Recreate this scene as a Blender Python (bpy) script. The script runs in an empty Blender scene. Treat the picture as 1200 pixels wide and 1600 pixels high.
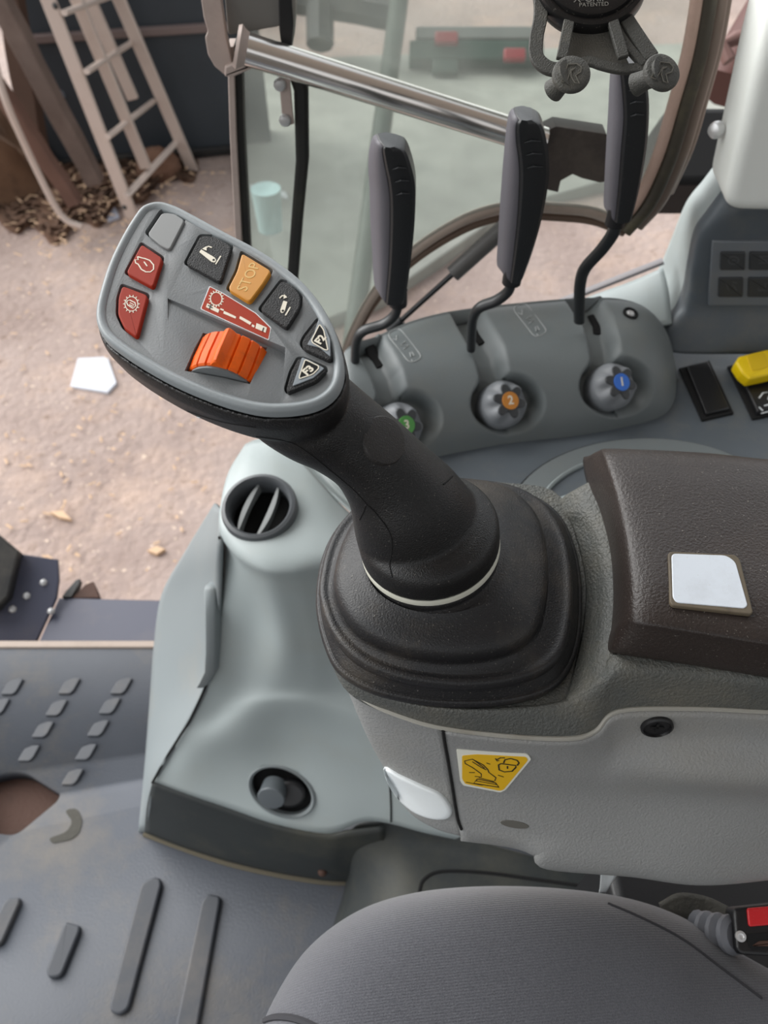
import bpy, bmesh, math, random
from mathutils import Vector, Matrix
from mathutils.bvhtree import BVHTree
random.seed(7)
S = bpy.context.scene
COL = S.collection
# ------------------------------------------------------------ camera, sky, sun, exposure
F = 1210.0                      # focal length in pixels of the 1200x1600 frame
PITCH = math.radians(50)
SP, CP = math.sin(PITCH), math.cos(PITCH)
CAM = Vector((0, 0, 1.10))      # above the seat, cab floor at z = 0
FW = Vector((0, CP, -SP)); UP = Vector((0, SP, CP)); RT = Vector((1, 0, 0))
cd = bpy.data.cameras.new('camera'); cam = bpy.data.objects.new('camera', cd); COL.objects.link(cam)
cam.location = CAM; cam.rotation_euler = (math.radians(90) - PITCH, 0, 0)
cd.sensor_fit = 'VERTICAL'; cd.sensor_height = 36; cd.lens = F / 1600 * 36
cd.clip_start = 0.02; cd.clip_end = 100
cd.dof.use_dof = True; cd.dof.focus_distance = 0.42; cd.dof.aperture_fstop = 11.0
S.camera = cam
S.view_settings.view_transform = 'Standard'; S.view_settings.look = 'None'
S.view_settings.gamma = 1; S.view_settings.use_curve_mapping = False
S.view_settings.exposure = 0.0
w = bpy.data.worlds.new('world'); S.world = w; w.use_nodes = True
nt = w.node_tree; bg = nt.nodes['Background']
tc = nt.nodes.new('ShaderNodeTexCoord'); sx = nt.nodes.new('ShaderNodeSeparateXYZ')
nt.links.new(tc.outputs['Generated'], sx.inputs[0])
cr = nt.nodes.new('ShaderNodeValToRGB')
mp = nt.nodes.new('ShaderNodeMapRange'); mp.inputs['From Min'].default_value = -1
nt.links.new(sx.outputs['Z'], mp.inputs['Value']); nt.links.new(mp.outputs[0], cr.inputs[0])
cr.color_ramp.elements[0].position = 0.0; cr.color_ramp.elements[0].color = (.10, .085, .075, 1)
cr.color_ramp.elements[1].position = 1.0; cr.color_ramp.elements[1].color = (.50, .53, .56, 1)
e = cr.color_ramp.elements.new(.47); e.color = (.22, .20, .18, 1)
e = cr.color_ramp.elements.new(.55); e.color = (1.5, 1.5, 1.5, 1)
e = cr.color_ramp.elements.new(.72); e.color = (1.15, 1.2, 1.25, 1)
# the open doorway side of the shed (left and ahead) is the bright side
dt = nt.nodes.new('ShaderNodeVectorMath'); dt.operation = 'DOT_PRODUCT'; dt.inputs[1].default_value = (-.8, .6, 0)
nt.links.new(tc.outputs['Generated'], dt.inputs[0])
mr = nt.nodes.new('ShaderNodeMapRange'); mr.interpolation_type = 'SMOOTHSTEP'; mr.inputs['From Min'].default_value = -1
mr.inputs['To Min'].default_value = .45; mr.inputs['To Max'].default_value = 1.7
nt.links.new(dt.outputs['Value'], mr.inputs['Value']); nt.links.new(mr.outputs[0], bg.inputs['Strength'])
nt.links.new(cr.outputs[0], bg.inputs['Color'])
sd = bpy.data.lights.new('daylight', 'SUN'); so = bpy.data.objects.new('daylight', sd); COL.objects.link(so)
sd.energy = 4.6; sd.angle = math.radians(60); sd.color = (1, .98, .95)
so.rotation_euler = Vector((-.95, .60, .95)).to_track_quat('Z', 'Y').to_euler()

# ------------------------------------------------------------ helpers
def ray(px, py): return FW + RT * ((px - 600) / F) - UP * ((py - 800) / F)
def D(px, py, d): return CAM + ray(px, py) * d
def H(px, py, h):
    r = ray(px, py); return CAM + r * (h / -r.z)
def Y(px, py, y):
    r = ray(px, py); return CAM + r * (y / r.y)
def proj(p):
    q = p - CAM; f = q.dot(FW); return 600 + F * q.dot(RT) / f, 800 - F * q.dot(UP) / f
class Plane:
    def __init__(s, o, n, u=None):
        s.o = o.copy(); s.n = n.normalized()
        u = (u or RT); s.u = (u - s.n * u.dot(s.n)).normalized(); s.v = s.n.cross(s.u)
    def m(s, px, py):
        r = ray(px, py); t = (s.o - CAM).dot(s.n) / r.dot(s.n); p = CAM + r * t - s.o
        return (p.dot(s.u), p.dot(s.v))
    def pts(s, l): return [s.m(*p) for p in l]
    def w(s, a, b, z=0): return s.o + s.u * a + s.v * b + s.n * z
def area(p): return sum(p[i][0] * p[(i + 1) % len(p)][1] - p[(i + 1) % len(p)][0] * p[i][1] for i in range(len(p))) / 2
def inset(p, d):
    if d == 0: return list(p)
    n = len(p); out = []
    for i in range(n):
        a, b, c = Vector(p[i - 1]), Vector(p[i]), Vector(p[(i + 1) % n])
        e1 = (b - a).normalized() if (b - a).length > 1e-9 else Vector((1, 0)); e2 = (c - b).normalized() if (c - b).length > 1e-9 else e1
        n1 = Vector((-e1.y, e1.x)); n2 = Vector((-e2.y, e2.x)); m = n1 + n2
        m = m / max(.35, m.length_squared / 2) if m.length > 1e-6 else n1
        out.append(tuple(b + m * d))
    return out
def rc(p, r, n=5):
    """round the corners of a polygon"""
    out = []; N = len(p)
    for i in range(N):
        a, b, c = Vector(p[i - 1]), Vector(p[i]), Vector(p[(i + 1) % N])
        k = min(r, (a - b).length * .45, (c - b).length * .45)
        s = b + (a - b).normalized() * k; t = b + (c - b).normalized() * k
        for j in range(n + 1):
            q = j / n; out.append(tuple(s * (1 - q) ** 2 + b * 2 * q * (1 - q) + t * q * q))
    return out
def cat(a, b, c, d, t):
    return .5 * ((2 * b) + (c - a) * t + (2 * a - 5 * b + 4 * c - d) * t * t + (3 * b - a - 3 * c + d) * t ** 3)
def crs(p, k=6, closed=False):
    p = [Vector(q) for q in p]; N = len(p); out = []
    rng = range(N if closed else N - 1)
    for i in rng:
        if closed: a, b, c, d = p[i - 1], p[i], p[(i + 1) % N], p[(i + 2) % N]
        else: a, b, c, d = (p[i - 1] if i else 2 * p[0] - p[1]), p[i], p[i + 1], (p[i + 2] if i + 2 < N else 2 * p[-1] - p[-2])
        for j in range(k): out.append(cat(a, b, c, d, j / k))
    if not closed: out.append(p[-1].copy())
    return out
def BM(): return bmesh.new()
def rings(bm, R, closed=True, cap0=True, cap1=True):
    V = [[bm.verts.new(p) for p in r] for r in R]
    n = len(R[0])
    for i in range(len(V) - 1):
        for j in range(n if closed else n - 1):
            k = (j + 1) % n
            try: bm.faces.new((V[i][j], V[i][k], V[i + 1][k], V[i + 1][j]))
            except ValueError: pass
    if closed and cap0: bm.faces.new(list(reversed(V[0])))
    if closed and cap1: bm.faces.new(V[-1])
    return V
def slab(bm, P, p, z0, z1, b=0, k=3, base=0):
    if area(p) < 0: p = list(reversed(p))
    L = [(base, z0)] if base else [(0, z0)]
    if b:
        for i in range(k + 1):
            t = i / k * math.pi / 2; L.append((b * (1 - math.cos(t)), z1 - b + b * math.sin(t)))
        L.append((b * 1.12, z1))
    else: L.append((0, z1))
    rings(bm, [[P.w(x, y, z) for x, y in inset(p, i)] for i, z in L])
def surf(ctrl, k=6, kc=None, flip=False, closed_rows=False):
    kc = kc or k
    rows = [crs(r, kc, closed_rows) for r in ctrl]
    cols = [crs([r[j] for r in rows], k) for j in range(len(rows[0]))]
    bm = BM(); rings(bm, [[c[i] for c in cols] for i in range(len(cols[0]))], closed=closed_rows, cap0=False, cap1=False)
    if flip: bmesh.ops.reverse_faces(bm, faces=bm.faces)
    return bm
def frame_of(d):
    d = d.normalized(); a = Vector((0, 0, 1)) if abs(d.z) < .9 else Vector((1, 0, 0))
    u = d.cross(a).normalized(); return u, d.cross(u)
def tube(bm, pts, r, n=12, flat=1.0):
    pts = [Vector(p) for p in pts]; R = []; u = None
    rr = r if isinstance(r, (list, tuple)) else [r] * len(pts)
    for i, p in enumerate(pts):
        d = (pts[min(i + 1, len(pts) - 1)] - pts[max(i - 1, 0)]).normalized()
        if u is None: u, v = frame_of(d)
        else: u = (u - d * u.dot(d)).normalized(); v = d.cross(u)
        R.append([p + u * math.cos(2 * math.pi * j / n) * rr[i] + v * math.sin(2 * math.pi * j / n) * rr[i] * flat for j in range(n)])
    rings(bm, R)
def lathe(bm, o, ax, prof, n=32, u=None, cap0=True, cap1=True):
    ax = ax.normalized()
    if u is None: u, v = frame_of(ax)
    else: u = (u - ax * u.dot(ax)).normalized(); v = ax.cross(u)
    rings(bm, [[o + ax * z + (u * math.cos(2 * math.pi * j / n) + v * math.sin(2 * math.pi * j / n)) * r for j in range(n)] for r, z in prof], cap0=cap0, cap1=cap1)
def box(bm, c, sx, sy, sz, M=None):
    R = Matrix.Translation(c) @ (M or Matrix()) @ Matrix.Diagonal((sx, sy, sz, 1))
    bmesh.ops.create_cube(bm, size=1, matrix=R)
def obj(name, bm, mat, parent=None, sharp=38, mods=None, recalc=True):
    if recalc: bmesh.ops.recalc_face_normals(bm, faces=bm.faces)
    for f in bm.faces: f.smooth = True
    for e in bm.edges:
        if len(e.link_faces) == 2 and e.calc_face_angle(0) > math.radians(sharp): e.smooth = False
    me = bpy.data.meshes.new(name); bm.to_mesh(me); bm.free()
    me.materials.append(mat); o = bpy.data.objects.new(name, me); COL.objects.link(o)
    if mods: mods(o)
    if parent:
        bpy.context.view_layer.update()
        o.parent = parent; o.matrix_parent_inverse = parent.matrix_world.inverted()
    return o
def bevelmod(wd, seg=2, ang=40):
    def f(o):
        m = o.modifiers.new('bevel', 'BEVEL'); m.width = wd; m.segments = seg; m.limit_method = 'ANGLE'; m.angle_limit = math.radians(ang)
    return f
def solid(t, off=-1):
    def f(o):
        m = o.modifiers.new('solidify', 'SOLIDIFY'); m.thickness = t; m.offset = off
    return f
def empty(name, loc):
    o = bpy.data.objects.new(name, None); o.location = loc; o.empty_display_size = .02; COL.objects.link(o)
    bpy.context.view_layer.update(); return o
def tag(o, label=None, cat_=None, group=None, kind=None):
    if label: o['label'] = label
    if cat_: o['category'] = cat_
    if group: o['group'] = group
    if kind: o['kind'] = kind
    return o
def bake(o):
    dg = bpy.context.evaluated_depsgraph_get(); dg.update()
    me = bpy.data.meshes.new_from_object(o.evaluated_get(dg)); o.modifiers.clear(); old = o.data; o.data = me
    if old.users == 0: bpy.data.meshes.remove(old)
def bvh(o):
    bpy.context.view_layer.update()
    dg = bpy.context.evaluated_depsgraph_get(); dg.update()
    return BVHTree.FromObject(o, dg), o.matrix_world.copy()
def hit(B, px, py):
    T, M = B; I = M.inverted(); d = ray(px, py)
    l, n, i, t = T.ray_cast(I @ CAM, (I.to_3x3() @ d).normalized())
    if l is None: return None, None
    n = (M.to_3x3() @ n).normalized()
    if n.dot(d) > 0: n = -n
    return M @ l, n
def drape(B, pts):
    return [q for q in (hit(B, *p) for p in pts) if q[0] is not None]
def seam(bm, B, pts, r=.0006, k=8, lift=0.0):
    q = [tuple(x) for x in crs([Vector(p) for p in pts], k)]
    L = [p + n * lift for p, n in drape(B, q)]
    if len(L) > 1: tube(bm, L, r, 6)
def stroke(bm, P, pts, wd, z, closed=False, th=.00012):
    """a flat line of ink: pts in plane coordinates, width wd"""
    pts = [Vector(p) for p in pts]; n = len(pts); A = []; Bq = []
    for i in range(n):
        if closed: d = pts[(i + 1) % n] - pts[i - 1]
        else: d = pts[min(i + 1, n - 1)] - pts[max(i - 1, 0)]
        d = d.normalized(); q = Vector((-d.y, d.x)) * wd / 2; A.append(pts[i] + q); Bq.append(pts[i] - q)
    R = [[P.w(A[i].x, A[i].y, z), P.w(A[i].x, A[i].y, z + th), P.w(Bq[i].x, Bq[i].y, z + th), P.w(Bq[i].x, Bq[i].y, z)] for i in range(n)]
    if closed: R.append(R[0]); rings(bm, R, cap0=False, cap1=False)
    else: rings(bm, R)
def circ(cx, cy, r, n=24, ry=None, a0=0, a1=360, rot=0):
    ry = ry or r; o = []; full = abs(a1 - a0) >= 360
    for i in range(n if full else n + 1):
        a = math.radians(a0 + (a1 - a0) * i / n); x, y = r * math.cos(a), ry * math.sin(a)
        c, s = math.cos(rot), math.sin(rot); o.append((cx + x * c - y * s, cy + x * s + y * c))
    return o
def text_bm(body, P, px, py, size, ang, z, ex=.00015, bold=0, align='CENTER'):
    """lettering in the plane P; px, py its centre, size in metres, ang its baseline in the plane"""
    cu = bpy.data.curves.new('txt', 'FONT'); cu.body = body; cu.size = size; cu.extrude = ex; cu.offset = bold
    cu.align_x = align; cu.align_y = 'CENTER'; cu.resolution_u = 3
    o = bpy.data.objects.new('txt', cu); COL.objects.link(o)
    dg = bpy.context.evaluated_depsgraph_get(); dg.update(); me = bpy.data.meshes.new_from_object(o.evaluated_get(dg))
    a, b = P.m(px, py) if px is not None else (0, 0)
    c, s = math.cos(ang), math.sin(ang)
    X = P.u * c + P.v * s; Yv = P.n.cross(X); O = P.w(a, b, z)
    M = Matrix(((X.x, Yv.x, P.n.x, O.x), (X.y, Yv.y, P.n.y, O.y), (X.z, Yv.z, P.n.z, O.z), (0, 0, 0, 1)))
    me.transform(M); bm = BM(); bm.from_mesh(me); bpy.data.objects.remove(o); bpy.data.curves.remove(cu); bpy.data.meshes.remove(me)
    return bm
def pang(P, a, b):
    """angle in the plane of the line from pixel a to pixel b"""
    p, q = P.m(*a), P.m(*b); return math.atan2(q[1] - p[1], q[0] - p[0])

# ------------------------------------------------------------ materials
def srgb(c):
    return tuple(((x / 255) / 12.92 if x / 255 <= .04045 else ((x / 255 + .055) / 1.055) ** 2.4) for x in c) + (1,)
def mat(name, col, rough=.5, metal=0, bump=0, bscale=800, dust=0, dcol=(150, 140, 125), dscale=9, var=0, spec=.5, speck=0, coat=0):
    m = bpy.data.materials.new(name); m.use_nodes = True; N = m.node_tree.nodes; L = m.node_tree.links
    b = N['Principled BSDF']; b.inputs['Roughness'].default_value = rough; b.inputs['Metallic'].default_value = metal
    b.inputs['Specular IOR Level'].default_value = spec; b.inputs['Coat Weight'].default_value = coat
    c = srgb(col); b.inputs['Base Color'].default_value = c
    t = N.new('ShaderNodeTexCoord'); src = None
    def noise(sc, det=3, ro=.55):
        n = N.new('ShaderNodeTexNoise'); n.inputs['Scale'].default_value = sc; n.inputs['Detail'].default_value = det; n.inputs['Roughness'].default_value = ro
        L.new(t.outputs['Object'], n.inputs['Vector']); return n
    def mix(fac, a, bcol):
        x = N.new('ShaderNodeMix'); x.data_type = 'RGBA'
        if isinstance(fac, float): x.inputs[0].default_value = fac
        else: L.new(fac, x.inputs[0])
        if isinstance(a, tuple): x.inputs[6].default_value = a
        else: L.new(a, x.inputs[6])
        x.inputs[7].default_value = bcol; return x.outputs[2]
    def ramp(s, lo, hi, v=1.0):
        r = N.new('ShaderNodeMapRange'); r.inputs['From Min'].default_value = lo; r.inputs['From Max'].default_value = hi; r.inputs['To Max'].default_value = v
        L.new(s, r.inputs['Value']); return r.outputs[0]
    cur = c
    if var: cur = mix(ramp(noise(5, 5).outputs['Fac'], .35, .7, var), cur, tuple(x * .55 for x in c[:3]) + (1,))
    if dust: cur = mix(ramp(noise(dscale, 8, .7).outputs['Fac'], .5, .78, dust), cur, srgb(dcol))
    if speck: cur = mix(ramp(noise(900, 1).outputs['Fac'], .70, .78, speck), cur, srgb((170, 165, 155)))
    if cur is not c: L.new(cur, b.inputs['Base Color'])
    if bump:
        bn = N.new('ShaderNodeBump'); bn.inputs['Strength'].default_value = bump; bn.inputs['Distance'].default_value = .0014
        L.new(noise(bscale, 2).outputs['Fac'], bn.inputs['Height']); L.new(bn.outputs[0], b.inputs['Normal'])
    return m
M_ = {}
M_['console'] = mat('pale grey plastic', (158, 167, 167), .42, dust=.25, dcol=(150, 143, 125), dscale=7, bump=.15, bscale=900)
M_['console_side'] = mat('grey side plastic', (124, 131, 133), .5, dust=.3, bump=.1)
M_['pod'] = mat('mid grey plastic', (108, 114, 115), .45, dust=.25, dcol=(130, 122, 105), dscale=12, bump=.2, bscale=900)
M_['deck'] = mat('slate grey plastic', (84, 91, 97), .48, dust=.35, dcol=(140, 130, 110), dscale=10, bump=.2)
M_['arm_up'] = mat('textured grey armrest plastic', (84, 86, 83), .5, bump=.9, bscale=520, dust=.3, dcol=(140, 130, 108), dscale=14)
M_['arm_side'] = mat('grey armrest side plastic', (138, 139, 138), .5, bump=.45, bscale=600, dust=.25, dcol=(150, 140, 118), dscale=9)
M_['pad'] = mat('worn black leathery pad', (46, 39, 36), .40, bump=.38, bscale=620, dust=.25, dcol=(75, 62, 55), dscale=12, speck=.4)
M_['rubber'] = mat('black rubber', (25, 25, 27), .44, bump=.3, bscale=900, dust=.65, dcol=(84, 76, 66), dscale=16, speck=.35)
M_['grip'] = mat('black grip plastic', (17, 17, 18), .38, bump=.35, bscale=1300, speck=.25, dust=.15, dcol=(70, 65, 58), dscale=20)
M_['black'] = mat('black plastic', (24, 24, 26), .4, bump=.1)
M_['black_rough'] = mat('grained black plastic', (22, 22, 23), .6, bump=1.0, bscale=1500, speck=.2)
M_['void'] = mat('dark cavity', (6, 6, 7), .9)
M_['bezel'] = mat('silver grey bezel', (138, 145, 148), .38, dust=.1, bump=.08)
M_['face'] = mat('grey face plastic', (112, 116, 118), .5, bump=.15, bscale=1200, dust=.1, dcol=(120, 105, 80), dscale=20)
M_['btn_grey'] = mat('grey button', (122, 124, 124), .5)
M_['btn_red'] = mat('brick red button', (150, 38, 13), .6, spec=.25, dust=.15, dcol=(110, 50, 35), dscale=40)
M_['btn_amber'] = mat('amber button', (196, 132, 34), .42, dust=.15, dcol=(150, 110, 50), dscale=40)
M_['orange'] = mat('orange roller', (240, 98, 4), .5, spec=.3, dust=.5, dcol=(120, 62, 25), dscale=55)
M_['ink'] = mat('cream ink', (225, 218, 200), .5)
M_['ink_dark'] = mat('dark ink', (30, 28, 20), .5)
M_['label_red'] = mat('red label film', (158, 48, 18), .6, spec=.25)
M_['white'] = mat('white plastic', (222, 228, 230), .45, dust=.2, dcol=(165, 155, 130))
M_['ring'] = mat('pale ring plastic', (205, 205, 192), .4, dust=.3, dcol=(150, 140, 110), dscale=20)
M_['yellow'] = mat('yellow switch plastic', (240, 205, 10), .4)
M_['sticker'] = mat('yellow sticker film', (226, 178, 20), .45, dust=.15, dcol=(180, 140, 30))
M_['blue'] = mat('blue disc', (50, 110, 205), .4); M_['ochre'] = mat('ochre disc', (200, 130, 50), .4); M_['green'] = mat('green disc', (80, 150, 70), .4)
M_['knob'] = mat('grey knob plastic', (128, 131, 135), .4, bump=.1)
M_['knob_dark'] = mat('dark knob face', (58, 60, 62), .45, bump=.1)
M_['handle'] = mat('black lever handle', (34, 36, 38), .36, bump=.1, speck=.1)
M_['handle_side'] = mat('grey lever flank', (92, 90, 96), .5, bump=.2)
M_['steel'] = mat('polished steel', (245, 240, 235), .2, metal=1)
M_['bolt'] = mat('zinc bolt', (205, 205, 205), .35, metal=.6)
M_['beige'] = mat('beige painted metal', (178, 162, 154), .5, dust=.3, dcol=(110, 90, 80), dscale=20)
M_['seal'] = mat('black rubber seal', (24, 24, 22), .6, dust=.25, dcol=(80, 80, 60), dscale=14)
M_['frame'] = mat('brown grey door frame', (116, 100, 90), .45, dust=.35, dcol=(90, 84, 62), dscale=20)
M_['tan'] = mat('tan dusty edging', (160, 144, 132), .55, dust=.5, dcol=(120, 105, 92), dscale=16)
M_['mat'] = mat('dusty floor rubber', (72, 76, 84), .55, dust=.6, dcol=(118, 108, 92), dscale=5, bump=.3, bscale=300, var=.5)
M_['rib'] = mat('tread rib rubber', (62, 65, 71), .55, dust=.4, dcol=(118, 108, 95), dscale=9)
M_['skirt'] = mat('dark green grey skirt', (42, 46, 46), .6, dust=.5, dcol=(92, 88, 72), dscale=6, bump=.2, bscale=300)
M_['rust'] = mat('brown rusty steel', (74, 50, 40), .8, dust=.6, dcol=(46, 34, 28), dscale=25, bump=.8, bscale=200)
M_['bluesteel'] = mat('blue grey painted steel', (68, 70, 86), .5, dust=.3, dcol=(112, 104, 100), dscale=8)
M_['dark'] = mat('dark metal', (34, 34, 34), .55, dust=.2)
M_['xgrip'] = mat('dusty grey rubber mount', (72, 72, 68), .6, bump=.5, bscale=1200, dust=.4, dcol=(120, 115, 100), dscale=40)
M_['mount'] = mat('black mount plastic', (20, 20, 21), .3, speck=.4)
M_['redp'] = mat('red buckle button', (196, 34, 40), .4, speck=.2)
M_['ladder'] = mat('dusty aluminium', (206, 190, 180), .45, metal=.3, dust=.3, dcol=(160, 130, 110), dscale=6)
M_['wood'] = mat('weathered timber', (122, 106, 98), .8, var=.6, dust=.5, dcol=(70, 52, 42), dscale=6)
M_['straw'] = mat('dry straw and soil', (120, 90, 68), .9, var=.7, dust=.8, dcol=(58, 40, 30), dscale=9, bump=1, bscale=60)
M_['litter'] = mat('dark straw litter', (112, 84, 66), .95, var=.8, dust=.9, dcol=(52, 38, 30), dscale=14, bump=1.5, bscale=70)
M_['tarp'] = mat('blue grey sheet', (112, 122, 134), .6, var=.4)
M_['wall'] = mat('dark blue grey cladding', (52, 58, 64), .6, dust=.4, dcol=(34, 38, 42), dscale=2)
M_['pinkline'] = mat('dusty rail', (120, 104, 100), .7)
M_['reflection'] = mat('pale concrete', (164, 165, 156), .8, var=.6, dust=.4, dcol=(140, 142, 136), dscale=2)  # tone of the bright reflection in the door glass
M_['paper'] = mat('white paper', (205, 208, 216), .6)
M_['leaf'] = mat('dry leaf', (205, 172, 140), .7)
M_['pillar'] = mat('off white cover plastic', (236, 239, 234), .45, bump=.1, dust=.15)
M_['redveh'] = mat('red painted machine', (150, 40, 48), .4); M_['greenveh'] = mat('dark green machine', (40, 66, 56), .5)
# ground: packed dirt and concrete with straw litter
def ground_mat():
    m = mat('dirty yard ground', (178, 156, 144), .85); N = m.node_tree.nodes; L = m.node_tree.links; b = N['Principled BSDF']
    t = N.new('ShaderNodeTexCoord'); cur = None
    def nz(sc, d, lo, hi, c0, c1=None, ro=.6):
        nonlocal cur
        n = N.new('ShaderNodeTexNoise'); n.inputs['Scale'].default_value = sc; n.inputs['Detail'].default_value = d; n.inputs['Roughness'].default_value = ro
        L.new(t.outputs['Object'], n.inputs['Vector']); r = N.new('ShaderNodeMapRange'); r.inputs['From Min'].default_value = lo; r.inputs['From Max'].default_value = hi
        L.new(n.outputs['Fac'], r.inputs['Value']); x = N.new('ShaderNodeMix'); x.data_type = 'RGBA'; L.new(r.outputs[0], x.inputs[0])
        if cur is None: x.inputs[6].default_value = srgb(c0)
        else: L.new(cur, x.inputs[6])
        x.inputs[7].default_value = srgb(c1); cur = x.outputs[2]
    nz(1.2, 6, .35, .65, (176, 158, 150), (150, 131, 123))
    nz(3.5, 8, .5, .7, None, (184, 160, 146), .7)
    nz(14, 6, .58, .72, None, (128, 108, 96), .7)
    nz(40, 3, .64, .72, None, (218, 196, 176), .6)
    nz(90, 4, .60, .75, None, (140, 118, 106), .7)
    L.new(cur, b.inputs['Base Color'])
    n = N.new('ShaderNodeTexNoise'); n.inputs['Scale'].default_value = 25; n.inputs['Detail'].default_value = 6; L.new(t.outputs['Object'], n.inputs['Vector'])
    bn = N.new('ShaderNodeBump'); bn.inputs['Strength'].default_value = .6; bn.inputs['Distance'].default_value = .02; L.new(n.outputs['Fac'], bn.inputs['Height']); L.new(bn.outputs[0], b.inputs['Normal'])
    return m
M_['ground'] = ground_mat()
def glass_mat():
    m = bpy.data.materials.new('dusty tinted glass'); m.use_nodes = True; N = m.node_tree.nodes; L = m.node_tree.links
    for n in list(N):
        if n.type != 'OUTPUT_MATERIAL': N.remove(n)
    out = [n for n in N if n.type == 'OUTPUT_MATERIAL'][0]
    tr = N.new('ShaderNodeBsdfTransparent'); tr.inputs[0].default_value = (.93, .955, .935, 1)
    gl = N.new('ShaderNodeBsdfGlossy'); gl.inputs['Roughness'].default_value = .03
    df = N.new('ShaderNodeBsdfDiffuse'); df.inputs[0].default_value = (.55, .58, .54, 1)
    tl = N.new('ShaderNodeBsdfTranslucent'); tl.inputs[0].default_value = (.6, .62, .58, 1)
    fr = N.new('ShaderNodeFresnel'); fr.inputs[0].default_value = 1.5
    a = N.new('ShaderNodeMixShader'); L.new(fr.outputs[0], a.inputs[0]); L.new(tr.outputs[0], a.inputs[1]); L.new(gl.outputs[0], a.inputs[2])
    d2 = N.new('ShaderNodeMixShader'); d2.inputs[0].default_value = .5; L.new(df.outputs[0], d2.inputs[1]); L.new(tl.outputs[0], d2.inputs[2])
    t = N.new('ShaderNodeTexCoord'); n = N.new('ShaderNodeTexNoise'); n.inputs['Scale'].default_value = 9; n.inputs['Detail'].default_value = 7; L.new(t.outputs['Object'], n.inputs['Vector'])
    r = N.new('ShaderNodeMapRange'); r.inputs['From Min'].default_value = .3; r.inputs['From Max'].default_value = .75; r.inputs['To Min'].default_value = .10; r.inputs['To Max'].default_value = .34
    L.new(n.outputs['Fac'], r.inputs['Value'])
    c = N.new('ShaderNodeMixShader'); L.new(r.outputs[0], c.inputs[0]); L.new(a.outputs[0], c.inputs[1]); L.new(d2.outputs[0], c.inputs[2])
    L.new(c.outputs[0], out.inputs[0]); return m
M_['glass'] = glass_mat()
def fabric_mat():
    m = mat('grey ribbed seat cloth', (92, 92, 98), .85, spec=.2); N = m.node_tree.nodes; L = m.node_tree.links; b = N['Principled BSDF']
    b.inputs['Sheen Weight'].default_value = .4
    t = N.new('ShaderNodeTexCoord'); wv = N.new('ShaderNodeTexWave'); wv.wave_type = 'BANDS'; wv.bands_direction = 'Y'
    mpn = N.new('ShaderNodeMapping'); mpn.inputs['Rotation'].default_value = (0, 0, math.radians(-6)); L.new(t.outputs['Object'], mpn.inputs[0]); L.new(mpn.outputs[0], wv.inputs['Vector'])
    wv.inputs['Scale'].default_value = 190; wv.inputs['Distortion'].default_value = .6; wv.inputs['Detail'].default_value = 1
    n = N.new('ShaderNodeTexNoise'); n.inputs['Scale'].default_value = 1400; L.new(t.outputs['Object'], n.inputs['Vector'])
    ad = N.new('ShaderNodeMath'); ad.operation = 'MULTIPLY_ADD'; L.new(wv.outputs['Fac'], ad.inputs[0]); ad.inputs[1].default_value = .32; L.new(n.outputs['Fac'], ad.inputs[2])
    bn = N.new('ShaderNodeBump'); bn.inputs['Strength'].default_value = .6; bn.inputs['Distance'].default_value = .0007; L.new(ad.outputs[0], bn.inputs['Height']); L.new(bn.outputs[0], b.inputs['Normal'])
    n2 = N.new('ShaderNodeTexNoise'); n2.inputs['Scale'].default_value = 1100; n2.inputs['Detail'].default_value = 1; L.new(t.outputs['Object'], n2.inputs['Vector'])
    x = N.new('ShaderNodeMix'); x.data_type = 'RGBA'; L.new(n2.outputs['Fac'], x.inputs[0]); x.inputs[6].default_value = srgb((58, 59, 65)); x.inputs[7].default_value = srgb((102, 103, 109)); L.new(x.outputs[2], b.inputs['Base Color'])
    return m
M_['fabric'] = fabric_mat()

GZ = -1.0                       # the yard lies one metre below the cab floor
# ------------------------------------------------------------ the yard and the shed behind
bm = BM(); 
N_ = 60
V = [[bm.verts.new((-9 + 18 * i / N_, .9 + 12 * j / N_, GZ + .010 * math.sin(i * 1.7 + j) * math.cos(j * 1.3 - i * .4))) for i in range(N_ + 1)] for j in range(N_ + 1)]
for j in range(N_):
    for i in range(N_): bm.faces.new((V[j][i], V[j][i + 1], V[j + 1][i + 1], V[j + 1][i]))
g = obj('ground', bm, M_['ground']); tag(g, kind='structure')
def G(px, py, up=0):            # a point on the yard (or up metres above it)
    return H(px, py, CAM.z - GZ - up)
# cladding wall at the back left
a = G(120, 262); b_ = G(385, 240)
dirw = (b_ - a).normalized(); a2 = a - dirw * .12
nrm = Vector((dirw.y, -dirw.x, 0))
bm = BM(); P = Plane(a2, nrm, dirw); L_ = (b_ - a2).length + .15
slab(bm, P, [(0, 0), (L_, 0), (L_, 3.2), (0, 3.2)], -.15, 0)
wl = obj('wall_back', bm, M_['wall']); tag(wl, kind='structure')
for k, zz in enumerate((.0, .62, 1.22, 1.86)):
    bm = BM(); slab(bm, P, [(0, zz + .02), (L_, zz + .02), (L_, zz + .06), (0, zz + .06)], .001, .03, .008)
    tag(obj('trim_%d' % (k + 1), bm, M_['pinkline'] if k else M_['dark']), kind='structure')
# pale slab added behind the door glass, standing for its bright reflection
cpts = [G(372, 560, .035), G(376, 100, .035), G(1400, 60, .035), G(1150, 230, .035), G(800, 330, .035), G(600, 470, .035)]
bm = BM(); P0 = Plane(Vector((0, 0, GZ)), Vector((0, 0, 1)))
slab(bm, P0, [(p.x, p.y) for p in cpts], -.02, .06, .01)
tag(obj('reflection_slab', bm, M_['reflection']), kind='structure')

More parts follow.
